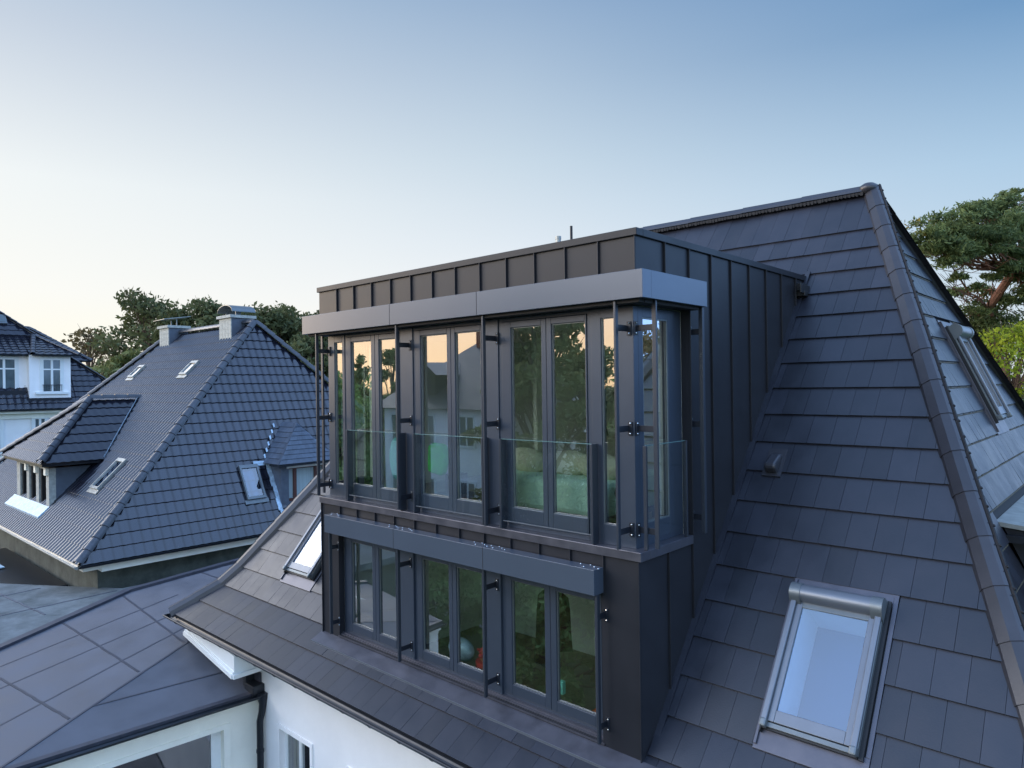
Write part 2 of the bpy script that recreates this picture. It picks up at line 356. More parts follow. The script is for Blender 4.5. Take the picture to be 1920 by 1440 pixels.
def ridge_caps(mb, A, B, w=.15, h=.085, L=.42, side=None, c=None, over=.05, facets='flat', scr=None, flat=.016):
    """segmented cap tiles from A (low) to B (high)"""
    A, B = Vector(A), Vector(B); D = B-A; n = max(1, round(D.length/L)); d = D/n; t = D.normalized()
    s = t.cross(Vector((0, 0, 1))).normalized() if side is None else Vector(side).normalized()
    s = (s-t*s.dot(t)).normalized(); up_ = s.cross(t).normalized()
    if up_.z < 0: up_ = -up_
    if facets == 'flat': pr = [(-1, -.35), (-.86, .18), (-.36, 1.), (.36, 1.), (.86, .18), (1, -.35)]
    else: pr = [(math.cos(a)*-1, math.sin(a)*1.05) for a in [math.pi*i/8 for i in range(9)]]
    m = len(pr)
    for i in range(n):
        p = A+d*i-t*over; q = A+d*(i+1)
        s0, s1 = (1.03, .98) if flat < .01 else (1.06, .96); cc = rnd.random() if c is None else c
        R0 = [p+s*(a*w*s0)+up_*(b*h*s0+flat) for a, b in pr]; R1 = [q+s*(a*w*s1)+up_*(b*h*s1) for a, b in pr]
        R0b = [v-up_*.018-(s*(1 if a > 0 else -1)*.012) for v, (a, b) in zip(R0, pr)]
        fs = [(j, j+1, m+j+1, m+j) for j in range(m-1)]+[(j+1, j, 2*m+j, 2*m+j+1) for j in range(m-1)]
        mb.add(R0+R1+R0b, fs, cc)
        if scr is not None:
            for sgn in (-1, 1):
                for ff in (.25, .75):
                    Pp = p.lerp(q, ff)+s*(sgn*w*1.0)+up_*(-.02)
                    m1 = MB(); m1.tube([Pp-up_*.01, Pp+up_*.012], .006, 6); scr.append(m1)

# ================================================================== GROUND
g = MB(); g.poly([(-400, -400, -8.2), (400, -400, -8.2), (400, 400, -8.2), (-400, 400, -8.2)])
tag(g.build('ground', M['grass']), kind='structure', label=None, cat=None)
g = MB(); g.box(-7.4, 3.5, -5.2, -.25, -8.196, -8.10); tag(g.build('terrace', M['path']), None, None, kind='structure')
g = MB(); g.box(-13, 8, -9.4, -7.8, -8.196, -8.15); tag(g.build('garden_path', M['path']), None, None, kind='structure')

# ================================================================== MAIN HOUSE (anthracite roof with the two-storey box dormer)
house = thing('house', 'white rendered house with flat dark tiled hip roof and two-storey metal clad glazed box dormer', 'house', (0, 0, -8.2))
HZ = Matrix.Translation((0, 0, 8.2))
def hp(mb, name, material, parent=None, **kw):
    """a part of the house, written in world coordinates"""
    kw.setdefault('matrix', HZ if parent is None else None)
    return mb.build(name, material, parent or house, **kw)
LEV = [(-.703, -2.56), (-.313, -2.334), (.102, -2.085), (.431, -1.772)]
while LEV[-1][0] < 5.7: LEV.append((LEV[-1][0]+.2966, LEV[-1][1]+.350))
LEV = LEV[:-1]+[(6.06, LEV[-1][1]+(6.06-LEV[-1][0])*1.18)]
RIDZ = LEV[-1][1]
def hipx(y, side):      # plan x of hip line at y
    k = [(-.703, -10.25, 4.07), (-.313, -10.04, 3.86), (.102, -9.82, 3.64), (.431, -9.66, 3.48), (6.06, -6.78, .60)]
    for (ya, la, ra), (yb, lb, rb) in zip(k, k[1:]):
        if y <= yb+1e-6: break
    f = (y-ya)/(yb-ya); return (la+(lb-la)*f) if side < 0 else (ra+(rb-ra)*f)
DW, DL = -6.02, 4.87    # dormer left side, dormer depth
front = MB(); right = MB(); left = MB(); back = MB(); und = MB()
SKY_R = (1.02, 2.06); SKY_L = (-8.10, -7.04)
for i in range(len(LEV)-1):
    (y0, z0), (y1, z1) = LEV[i], LEV[i+1]
    L0, L1, R0, R1 = hipx(y0, -1), hipx(y1, -1), hipx(y0, 1), hipx(y1, 1)
    ins = [(L0, R0, L1, R1)]
    def split(ins, a, b):
        out = []
        for lo0, hi0, lo1, hi1 in ins:
            out.append((lo0, min(hi0, a), lo1, min(hi1, a))); out.append((max(lo0, b), hi0, max(lo1, b), hi1))
        return [r for r in out if max(r[1]-r[0], r[3]-r[2]) > .01]
    if y0 > .05 and y1 < DL+.1: ins = split(ins, DW-.01, .012)
    if z0 > -1.78 and z1 < -.36: ins = split(split(ins, *SKY_R), *SKY_L)
    flat_tiles(front, (0, y0, z0), (0, y1, z1), (1, 0, 0), ins, off=.010+(.1425 if i % 2 else 0))
    for lo0, hi0, lo1, hi1 in ins:
        und.poly([(lo0, y0, z0-.012), (hi0, y0, z0-.012), (hi1, y1, z1-.012), (lo1, y1, z1-.012)])
    flat_tiles(back, (0, 12.12-y0, z0), (0, 12.12-y1, z1), (1, 0, 0), [(L0, R0, L1, R1)], off=.1425*(i % 2))
    # side slopes
    insr = [(y0, 12.12-y0, y1, 12.12-y1)]
    if 1.0 < z0 and z1 < 2.85: insr = split(insr, 5.95, 6.99)
    if z0 < -.02: insr = split(insr, 3.34, 6.6)
    P0, P1 = Vector((R0, 0, z0)), Vector((R1, 0, z1))
    flat_tiles(right, P0, P1, (0, 1, 0), insr, off=.1425*(i % 2))
    flat_tiles(left, (L0, 0, z0), (L1, 0, z1), (0, 1, 0), [(y0, 12.12-y0, y1, 12.12-y1)], off=.1425*(i % 2))
    und.poly([(R0-.01, y0, z0-.02), (R0-.01, 12.12-y0, z0-.02), (R1-.01, 12.12-y1, z1-.02), (R1-.01, y1, z1-.02)])
    und.poly([(L0+.01, y0, z0-.02), (L0+.01, 12.12-y0, z0-.02), (L1+.01, 12.12-y1, z1-.02), (L1+.01, y1, z1-.02)])
    und.poly([(L0, 12.12-y0, z0-.012), (R0, 12.12-y0, z0-.012), (R1, 12.12-y1, z1-.012), (L1, 12.12-y1, z1-.012)])
hp(front, 'front_roof_slope', M['tile']); hp(right, 'side_roof_slope', M['tile']); hp(left, 'side_roof_slope', M['tile']); hp(back, 'back_roof_slope', M['tile'])
hp(und, 'roof_deck', M['under'])
# hips and ridge
for sd_ in (1, -1):
    cap = MB(); scr = []
    pts = [(hipx(y, sd_), y, z) for y, z in [LEV[0], LEV[1], LEV[2], LEV[3], LEV[-1]]]
    V3 = [Vector(p)+Vector((0, 0, .05)) for p in pts]
    sidev = Vector((1, -.55 if sd_ > 0 else .55, 0))
    for a, b in zip(V3, V3[1:]): ridge_caps(cap, a, b, w=.145, h=.06, L=.54, flat=.007, side=sidev, scr=scr if sd_ > 0 else None)
    c = hp(cap, 'hip_cap', M['ridge'])
    # dark ventilating roll on both edges of the cap
    rl = MB()
    for a, b in zip(V3, V3[1:]):
        t = (b-a).normalized(); s_ = (sidev-t*sidev.dot(t)).normalized(); u_ = s_.cross(t); u_ = u_ if u_.z > 0 else -u_
        for sg in (-1, 1):
            rl.obox(a+s_*(sg*.12)-u_*.062, t*(b-a).length, s_*(sg*.048), u_*.030)
            kk = 0
            while kk*.23 < (b-a).length:
                rl.obox(a+s_*(sg*.160)-u_*.062+t*(kk*.23), t*.02, s_*(sg*.022), u_*.022); kk += 1
    rl.build('hip_roll', M['under'], c)
    for m1 in scr: m1.build('screw', M['bracket'], c)
for sd_ in (1, -1):
    capb = MB(); bp_ = [Vector((hipx(y, sd_), 12.12-y, z+.045)) for y, z in (LEV[0], LEV[1], LEV[2], LEV[3], LEV[-1])]
    for a, b in zip(bp_, bp_[1:]): ridge_caps(capb, a, b, w=.12, h=.055, L=.54, flat=.007, side=(1, .55*sd_, 0))
    hp(capb, 'hip_cap', M['ridge'])
capr = MB(); ridge_caps(capr, (-6.78, 6.06, RIDZ+.04), (.62, 6.06, RIDZ+.04), w=.14, h=.08, L=1.0, side=(0, 1, 0), over=.02, flat=.005)
cr = hp(capr, 'ridge_cap', M['ridge'])
cb = MB(); xx = -6.7
while xx < .5:
    cb.box(xx, xx+rnd.uniform(.02, .05), 5.922, 5.93, RIDZ-.05-rnd.uniform(0, .012), RIDZ+.0); xx += .06
cb.box(-6.7, .5, 5.93, 5.94, RIDZ-.04, RIDZ+.0); cb.build('ridge_roll', M['under'], cr)
ap = MB(); ap.ball((.60, 6.04, RIDZ+.06), (.15, .16, .10), 6); hp(ap, 'hip_end_cap', M['ridge'], smooth=50)
# lichen lines on the side slope courses
li = MB()
for i in range(1, len(LEV)-1):
    (y0, z0) = LEV[i]; R0 = hipx(y0, 1); yy = y0+.15
    while yy < 12.12-y0-.2:
        ln = rnd.uniform(.05, .16); hh = rnd.uniform(.012, .024)
        if not ((1.0 < z0 < 2.9 and 5.85 < yy+ln and yy < 7.0) or (z0 < .15 and 3.2 < yy < 6.7)):
            li.obox((R0-.003+.018, yy, z0-.036), (.016, 0, .004), (0, ln, 0), (-.004, 0, hh))
        yy += ln*rnd.choice((1, 1, 1.1))
hp(li, 'moss_line', M['lichen'])

# eaves: gutter, fascia, walls
gt = MB()
def gutter(mb, A, B, out, r=.075, t=.008):
    A, B, out = Vector(A), Vector(B), Vector(out).normalized(); d = B-A; z = Vector((0, 0, 1)); n = 9
    prof = [(-math.cos(math.pi*i/(n-1))*r, -math.sin(math.pi*i/(n-1))*r) for i in range(n)]
    R0 = [A+out*(a+r)+z*b for a, b in prof]; R1 = [p+d for p in R0]
    I0 = [A+out*(a*(1-t/r)+r)+z*(b*(1-t/r)) for a, b in prof]; I1 = [p+d for p in I0]
    fs = [(j, j+1, n+j+1, n+j) for j in range(n-1)]+[(2*n+j+1, 2*n+j, 3*n+j, 3*n+j+1) for j in range(n-1)]+[(n-1, 3*n-1, 4*n-1, 2*n-1), (0, n, 3*n, 2*n)]
    fs += [tuple(range(n)), tuple(range(n, 2*n))[::-1]]
    mb.add(R0+R1+I0+I1, fs)
    mb.tube([R0[-1]+out*.004, R1[-1]+out*.004], .009, 6)
gutter(gt, (-10.42, -.68, -2.60), (4.2, -.68, -2.60), (0, -1, 0))
go = hp(gt, 'eaves_gutter', M['gutter'])
xx = -9.9
while xx < 4:
    gb = MB()
    for j in range(7):
        a0, a1 = math.pi*j/7, math.pi*(j+1)/7
        gb.obox((xx, -.755-math.cos(a0)*-.082, -2.60-math.sin(a0)*.082), (.03, 0, 0), (0, -.082*(math.cos(a1)-math.cos(a0))*-1, -.082*(math.sin(a1)-math.sin(a0))), (0, 0, .006))
    gb.build('gutter_bracket', M['gutter'], go); xx += .62
ev = MB(); ev.prism([(-10.2, -.66, -2.66), (-10.2, -.66, -2.57), (-10.2, -.2, -2.40), (-10.2, -.2, -2.66)], (14.2, 0, 0)); hp(ev, 'eaves_board', M['flash'])
wl = MB()
def wall_y(mb, x0, x1, y0, y1, z0, z1, holes):      # wall with rectangular holes (x0,x1,z0,z1)
    xs = sorted({x0, x1, *[h[0] for h in holes], *[h[1] for h in holes]})
    for a, b in zip(xs, xs[1:]):
        zc = z0
        for h in sorted([h for h in holes if h[0] < b-1e-6 and h[1] > a+1e-6], key=lambda h: h[2]):
            mb.box(a, b, y0, y1, zc, h[2]); zc = h[3]
        mb.box(a, b, y0, y1, zc, z1)
WIN = [(-7.08, -6.12, -5.6, -3.98), (-5.02, -4.06, -5.6, -3.98), (-2.4, -1.2, -5.6, -3.98), (.6, 1.8, -5.6, -3.98)]
wall_y(wl, -9.8, 3.6, -.20, .05, -8.2, -2.67, WIN)
wl.box(-9.8, -9.55, .05, 12.3, -8.2, -2.67); wl.box(3.35, 3.6, .05, 12.3, -8.2, -2.67); wl.box(-9.8, 3.6, 12.3, 12.55, -8.2, -2.67)
hp(wl, 'wall', M['white'])
for (x0, x1, z0, z1) in WIN:
    su = MB()
    for a in ((x0-.07, x0, z0-.07, z1+.07), (x1, x1+.07, z0-.07, z1+.07), (x0, x1, z1, z1+.07)): su.box(a[0], a[1], -.225, -.20, a[2], a[3])
    su.box(x0-.1, x1+.1, -.27, -.20, z0-.07, z0)
    w = hp(su, 'window', M['white'])
    fr = MB()
    for a in ((x0, x0+.06), ((x0+x1)/2-.04, (x0+x1)/2+.04), (x1-.06, x1)): fr.box(a[0], a[1], -.11, -.05, z0, z1)
    for a in ((z0, z0+.07), (z1-.06, z1)): fr.box(x0+.06, x1-.06, -.108, -.052, a[0], a[1])
    fr.build('window_frame', M['whitep'], w); pn = MB(); pn.box(x0+.05, x1-.05, -.09, -.08, z0+.05, z1-.05); pn.build('pane', M['farglass'], w)
    cu = MB(); cu.box(x0, x1, .01, .03, z0, z1); cu.build('window_backing', M['dark'], w)  # plain near-black sheet closing the opening behind the pane
# boxed soffit at the left end of the eaves
sf = MB()
sf.prism([(-10.3, -.45, -3.02), (-7.5, -.80, -3.02), (-7.5, -.202, -3.02), (-9.79, -.202, -3.02)], (0, 0, .33))
sfo = hp(sf, 'boxed_eaves', M['whitep'])
sm = MB()
d = Vector((2.8, -.35, 0)); dn = d.normalized(); o_ = Vector((dn.y, -dn.x, 0))
sm.obox(Vector((-10.3, -.45, -3.06))+o_*0.0, d, o_*.05, (0, 0, .07)); sm.obox(Vector((-10.3, -.45, -2.99))+o_*.0, d, o_*.025, (0, 0, .035))
sm.box(-7.5, -7.45, -.83, -.202, -3.06, -2.99)
sm.build('moulding', M['whitep'], sfo)

# ------------------------------------------------------------------ box dormer
def with_seams(mb, plane, a_list, z0, z1, wdt=.014, dep=.028):
    for a in a_list:
        if plane == 'front': mb.box(a-wdt/2, a+wdt/2, -dep, 0, z0, z1)
        else: mb.box(0, dep, a-wdt/2, a+wdt/2, z0, z1)
ZT = 3.45
SX = [-.47-.457*i for i in range(12)]
SY = [.56+.546*i for i in range(8)]
OPX, OPZ = (-5.56, -.50), (-2.09, -.46)
dw = MB()
# front cladding: top band, strip under the upper windows, sides, bottom
dw.box(DW, 0, 0, .10, 2.66, 3.40)
dw.box(DW, 0, 0, .10, OPZ[1], -.035)
dw.box(DW, OPX[0], 0, .10, -2.30, OPZ[1]); dw.box(OPX[1], 0, 0, .10, -2.30, OPZ[1])
dw.box(OPX[0], OPX[1], 0, .10, -2.30, OPZ[0])
cl = hp(dw, 'dormer_cladding', M['clad'])
def side_pts(y0, y1, zb0, zb1, zt): return [(-.1, y0, zb0), (-.1, y1, zb1), (-.1, y1, zt), (-.1, y0, zt)]
rz = lambda y: 1.18*y-2.28
ds = MB()
ds.prism(side_pts(.10, 1.10, -2.3, rz(1.1)-.2, -.035), (.1, 0, 0))
ds.prism(side_pts(1.10, DL+.12, rz(1.1)-.2, rz(DL+.12)-.2, 3.40), (.1, 0, 0))
ds.prism(side_pts(.10, 1.10, 2.66, 2.66, 3.40), (.1, 0, 0))
hp(ds, 'dormer_side_cladding', M['clad_side']); ds = MB()
ds.prism([(DW, y, z) for _, y, z in side_pts(.10, 1.10, -2.3, rz(1.1)-.2, -.035)], (.1, 0, 0))
ds.prism([(DW, y, z) for _, y, z in side_pts(1.10, DL+.12, rz(1.1)-.2, rz(DL+.12)-.2, 3.40)], (.1, 0, 0))
ds.prism([(DW, y, z) for _, y, z in side_pts(.10, 1.10, 2.66, 2.66, 3.40)], (.1, 0, 0))
hp(ds, 'dormer_side_cladding', M['clad_side'])
def seam(*bx):
    m_ = MB(); m_.box(*bx); m_.build('standing_seam', M['clad'], cl, bevel=.004)
for x in SX: seam(x-.007, x+.007, -.028, 0, 2.98, 3.38); seam(x+.008, x+.022, -.028, 0, -.46, -.04)
seam(-.014, 0, -.024, 0, -2.2, -.04); seam(DW, DW+.014, -.024, 0, -2.2, -.04); seam(-.012, .0, -.02, 0, 2.98, 3.38)
for y in SY:
    if y < 1.1: seam(0, .028, y-.007, y+.007, rz(y), -.04); seam(0, .028, y-.007, y+.007, 2.98, 3.38)
    elif y < 4.8: seam(0, .028, y-.007, y+.007, rz(y), 3.38)
seam(0, .02, 1.10, 1.115, rz(1.1), 2.7)
cp = MB()      # coping
cp.box(DW-.03, .03, -.03, .10, 3.37, ZT); cp.box(-.10, .03, .10, DL+.06, 3.37, ZT); cp.box(DW-.03, DW+.10, .10, DL+.06, 3.37, ZT)
hp(cp, 'coping', M['clad'], bevel=.006)
rf = MB(); rf.box(DW+.1, -.1, .10, DL+.3, 3.30, 3.39); hp(rf, 'flat_dormer_roof', M['felt'])
# overflow spout where the coping meets the tiles
sp = MB(); sp.box(.03, .10, 4.38, 4.62, 3.18, 3.30); sp.box(.10, .13, 4.30, 4.70, 3.14, 3.27); sp.box(.0, .14, 4.42, 4.58, 3.10, 3.18); hp(sp, 'overflow_spout', M['rubber'], bevel=.01)
for nm, x, y, z0, z1, r, mm in (('vent_pipe', -3.43, 3.0, 3.38, 4.33, .045, 'zinc'), ('antenna_pole', -3.15, 3.0, 3.38, 4.46, .022, 'clad')):
    p = MB(); p.tube([(x, y, z0), (x, y, z1)], r, 12)
    if nm == 'vent_pipe': p.tube([(x, y, z1-.05), (x, y, z1+.0)], r*1.12, 12)
    hp(p, nm, M[mm], smooth=40)
# sill of the upper glazing
sl = MB()
sl.box(DW-.03, .03, -.03, .16, -.045, .055); sl.box(-.16, .03, .16, 1.10, -.045, .055); sl.box(DW-.03, DW+.16, .16, 1.10, -.045, .055)
so = hp(sl, 'window_sill', M['flash'], bevel=.006)
# visors with their blind housings
def visor(parts, name, material, joints, screws=None):
    mb = MB()
    for b in parts: mb.box(*b)
    o = hp(mb, name, material, bevel=.003)
    if joints:
        j = MB()
        for b in joints: j.box(*b)
        j.build('panel_joint', M['under'], o)
    if screws:
        for x, y, z in screws: s_ = MB(); s_.ball((x, y, z), (.011, .011, .006), 4); s_.build('screw', M['screw'], o)
    return o
VB, VT = 2.69, 2.98; e = .2
visor([(DW-e, e, -e, -.0295, VB, VT), (.0295, e, -.0295, 1.18, VB, VT), (DW-e, DW-.0295, -.0295, 1.18, VB, VT)], 'upper_visor', M['visor'],
      [(x-.003, x+.003, -e-.002, -e+.01, VB-.001, VT+.001) for x in (-3.92, -2.18)])
# dark screen rolls and brackets under the upper visor
vr = MB(); vr.box(DW-.12, .12, -.14, -.04, 2.655, 2.688); vr.box(.04, .13, -.04, 1.12, 2.655, 2.688); hp(vr, 'screen_housing', M['under'])
scs = []
for x0 in (-5.52, -4.05, -3.75, -2.3, -2.0, -.62):
    for dx, dy in ((0, -.15), (.1, -.09), (-.1, -.07), (.02, -.05), (.18, -.13)): scs.append((x0+dx, dy, -.165))
visor([(-5.64, -.45, -e, -.0285, -.445, -.17)], 'lower_visor', M['visor_low'], [(x-.003, x+.003, -e-.002, -e+.01, -.446, -.169) for x in (-3.90, -2.13)], scs)

# screen guide rails with brackets
def guide_rail(x, y, z0, z1, zs, wall, axis='y', sgn=-1, w=.028, d_=.05):
    """wall = coordinate of the plate along axis"""
    mb = MB()
    if axis == 'y': mb.box(x-w/2, x+w/2, y-d_/2, y+d_/2, z0, z1)
    else: mb.box(x-d_/2, x+d_/2, y-w/2, y+w/2, z0, z1)
    o = hp(mb, 'guide_rail', M['rail'], bevel=.004)
    for z in zs:
        b = MB()
        if axis == 'y':
            ya = y+d_/2; yb = wall; b.box(x-.006, x+.006, ya, yb, z-.033, z+.033); b.box(x-.006, x+.045, yb-.008, yb, z-.075, z+.075)
            sc = [(x+.028, yb-.012, z+.055), (x+.028, yb-.012, z-.055)]
        else:
            xa = x-d_/2; xb = wall
            if sgn < 0: xa = x+d_/2
            lo_, hi_ = sorted((xa, xb)); b.box(lo_, hi_, y-.006, y+.006, z-.033, z+.033)
            b.box(min(xb, xb-sgn*.0)-.0, xb+.008*(1 if sgn > 0 else -1), y-.045, y+.006, z-.075, z+.075)
            sc = [(xb+.012*(1 if sgn > 0 else -1), y-.028, z+.055), (xb+.012*(1 if sgn > 0 else -1), y-.028, z-.055)]
        bo = b.build('rail_bracket', M['bracket'], o, bevel=.002)
        s_ = MB()
        for p in sc: s_.ball(p, .010, 4)
        s_.build('bolt', M['screw'], o)
    return o
UZ = (2.41, 1.34, .26)
for x in (-5.89, -3.84, -2.125, -.17): guide_rail(x, -.135, .085 if x > -3 else .10, VB, UZ, .082)
guide_rail(.135, .13, .085, VB, UZ, -.082, 'x', 1)
guide_rail(.135, 1.16, .085, VB, UZ, .0, 'x', 1, w=.05)
guide_rail(DW-.135, .13, .085, VB, UZ, DW+.082, 'x', -1)
for x in (-5.58, -3.875, -2.17, -.455): guide_rail(x, -.135, -2.045, -.445, (-.69, -1.875), -.0 if x in (-5.58, -.455) else .07)

# ------------------------------------------------------------------ glazing
def frame_rect(mb, x0, x1, z0, z1, y0, y1, wl_, wr, wb, wt):
    mb.box(x0, x0+wl_, y0, y1, z0, z1); mb.box(x1-wr, x1, y0, y1, z0, z1)
    mb.box(x0+wl_, x1-wr, y0, y1, z0, z0+wb); mb.box(x0+wl_, x1-wr, y0, y1, z1-wt, z1)
def french_window(x0, x1, z0, z1, y, panes, zb, zt, gmat, nm='french_window'):
    """outer frame x0..x1; panes = list of (xa, xb) glass rectangles"""
    mb = MB(); frame_rect(mb, x0, x1, z0, z1, y, y+.08, .055, .055, .05, .045)
    o = hp(mb, nm, M['frame'], bevel=.004)
    xs = [x0+.058]+[(panes[i][1]+panes[i+1][0])/2 for i in range(len(panes)-1)]+[x1-.058]
    for i, (xa, xb) in enumerate(panes):
        sa, sb = xs[i]+.003, xs[i+1]-.003
        sh = MB(); frame_rect(sh, sa, sb, z0+.053, z1-.048, y-.012, y+.06, max(.02, xa-sa), max(.02, sb-xb), zb-(z0+.053), (z1-.048)-zt)
        sh.build('sash', M['frame'], o, bevel=.006)
        bd = MB(); frame_rect(bd, xa-.002, xb+.002, zb-.002, zt+.002, y+.008, y+.02, .012, .012, .014, .012); bd.build('glazing_bead', M['alu_d'], o)
        pn = MB(); pn.box(xa-.004, xb+.004, y+.022, y+.028, zb-.004, zt+.004); pn.build('pane', gmat, o)
    return o
YG = .10
french_window(-5.46, -4.03, .055, 2.655, YG, [(-5.29, -4.76), (-4.57, -4.15)], .31, 2.53, M['glass'])
french_window(-3.77, -2.33, .055, 2.655, YG, [(-3.61, -3.055), (-2.895, -2.41)], .31, 2.53, M['glass'])
french_window(-2.09, -.66, .055, 2.655, YG, [(-1.88, -1.387), (-1.232, -.715)], .31, 2.53, M['glass'])
def side_light(x0, x1, pa, pb, nm='side_light'):
    mb = MB(); frame_rect(mb, x0, x1, .055, 2.655, YG-.01, YG+.08, pa-x0, x1-pb, .22, .11); o = hp(mb, nm, M['frame'], bevel=.004)
    bd = MB(); frame_rect(bd, pa-.002, pb+.002, .27, 2.55, YG+.005, YG+.02, .012, .012, .014, .012); bd.build('glazing_bead', M['alu_d'], o)
    pn = MB(); pn.box(pa-.003, pb+.003, YG+.022, YG+.028, .27, 2.55); pn.build('pane', M['glass'], o)
side_light(-5.92, -5.463, -5.745, -5.53); side_light(-.657, -.10, -.525, -.33)
# side return (right) and (left)
def side_window(x, sg):
    mb = MB(); xa, xb = (x-.08, x) if sg > 0 else (x, x+.08); xr = x-.001*sg
    mb.box(xa, xb, YG+.082, .27, .055, 2.655); mb.box(xa, xb, .80, 1.10, .055, 2.655); mb.box(xa, xb, .27, .80, .055, .30); mb.box(xa, xb, .27, .80, 2.54, 2.655)
    o = hp(mb, 'side_window', M['frame'], bevel=.004)
    pn = MB(); xc = x-.03*sg; pn.box(min(xc, xc+.006), max(xc, xc+.006), .265, .805, .295, 2.545); pn.build('pane', M['glass'], o)
    bd = MB(); q0, q1 = sorted((x-.005*sg, x-.02*sg))
    for a in ((.27, .284, .30, 2.54), (.786, .80, .30, 2.54), (.284, .786, .30, .315), (.284, .786, 2.525, 2.54)): bd.box(q0, q1, *a)
    bd.build('glazing_bead', M['alu_d'], o)
    jb = MB(); j0, j1 = sorted((x-.16*sg, x-.09*sg)); jb.box(j0, j1, .82, .90, .30, 2.54); jb.build('inner_jamb', M['whitep'], o)
side_window(-.10, 1); side_window(-5.92, -1)
# post panels between the windows
for nm, x0, x1, z0, z1, y in (('post_panel', -4.027, -3.773, .055, 2.655, .085), ('post_panel', -2.327, -2.093, .055, 2.655, .085), ('post_panel', -4.15, -3.80, OPZ[0]+.02, OPZ[1], .07), ('post_panel', -2.36, -2.09, OPZ[0]+.02, OPZ[1], .07)):
    mb = MB(); mb.box(x0, x1, y, y+.10, z0, z1); hp(mb, nm, M['frame'], bevel=.004)
# lower windows
french_window(-5.555, -4.153, -2.07, OPZ[1], YG, [(-5.34, -4.80), (-4.64, -4.22)], -1.89, -.60, M['glass_low'], 'casement_window')
french_window(-3.797, -2.363, -2.07, OPZ[1], YG, [(-3.637, -3.08), (-2.93, -2.44)], -1.89, -.60, M['glass_low'], 'casement_window')
french_window(-2.087, -.505, -2.07, OPZ[1], YG, [(-1.925, -1.39), (-1.215, -.66)], -1.89, -.60, M['glass_low'], 'casement_window')
sl = MB()
for i, (y0, z) in enumerate(((.055, -2.055), (.025, -2.075), (-.012, -2.10))): sl.box(OPX[0]+.001 if i < 2 else OPX[0]-.02, OPX[1]-.001 if i < 2 else OPX[1]+.02, y0, .098 if i < 2 else -.001, z-.02, z)
sl.box(-6.02, .0, -.016, -.001, -2.16, -2.145)
hp(sl, 'lower_window_sill', M['flash'])
# flashing apron along the dormer foot
fl = MB(); fl.prism([(DW-.03, -.001, -2.20), (DW-.03, -.001, -2.13), (DW-.03, -.21, -2.225), (DW-.03, -.215, -2.26)], (6.06+.9, 0, 0)); 
fo = hp(fl, 'apron_flashing', M['flash'])
fl = MB(); fl.box(DW-.03, .93, -.222, -.212, -2.262, -2.222); fl.build('flashing_edge', M['alu'], fo)
fs_ = MB()   # soaker strip on the tiles beside the dormer
fs_.prism([(.0, .0, rz(0)+.05), (.07, .0, rz(0)+.05), (.07, DL, rz(DL)+.05), (.0, DL, rz(DL)+.05)], (0, -.012, .010)); hp(fs_, 'side_flashing', M['tile'])
# glass balustrades
def balustrade(x0, x1):
    g = MB(); g.box(x0+.002, x1-.002, -.012, .0, .16, 1.155); o = hp(g, 'glass_balustrade', M['bal'])
    for xa in (x0-.028, x1): g = MB(); g.box(xa, xa+.028, -.035, .075, .058, 1.16); g.build('post', M['rail'], o, bevel=.004)
    g = MB(); g.box(x0+.002, x1-.002, -.0125, .0005, 1.155, 1.163); g.build('top_edge', M['edge'], o)
    g = MB(); g.box(x0+.01, x1-.01, -.014, .002, .15, .16); g.build('bottom_edge', M['alu'], o)
balustrade(-5.24, -3.96); balustrade(-3.63, -2.30); balustrade(-1.96, -.60)
g = MB(); g.box(.0, .012, .13, .953, .16, 1.155); o = hp(g, 'glass_balustrade', M['bal'])
for ya in (.10, .955): g = MB(); g.box(-.012, .03, ya, ya+.028, .058, 1.16); g.build('post', M['rail'], o, bevel=.004)
g = MB(); g.box(.0, .012, .13, .953, .158, .159); g = MB(); g.box(-.0005, .0125, .13, .953, 1.155, 1.163); g.build('top_edge', M['edge'], o)

# ------------------------------------------------------------------ rooms behind the glass
rm = MB()
rm.box(DW+.1, -.1, .2, 4.0, -.08, .05, mi=0)                 # floor of the upper room
rm.box(DW+.1, -.1, .22, 4.0, 2.66, 2.72, mi=1); rm.box(DW+.1, -.1, 4.0, 4.05, .05, 2.66, mi=1)
rm.box(DW+.1, DW+.13, 1.10, 4.0, .05, 2.66, mi=1); rm.box(-.13, -.1, 1.10, 4.0, .05, 2.66, mi=1)
rm.box(-3.35, -3.27, 2.2, 4.0, .05, 2.66, mi=1)
rm.box(DW+.1, -.1, .2, 3.6, -3.0, -2.9, mi=0); rm.box(DW+.1, -.1, 3.6, 3.65, -2.9, -.08, mi=1)
rm.box(DW+.1, DW+.13, .2, 3.6, -2.9, -.08, mi=1); rm.box(-.13, -.1, .2, 3.6, -2.9, -.08, mi=1)
hp(rm, 'room_lining', [M['floor'], M['roomwall']])

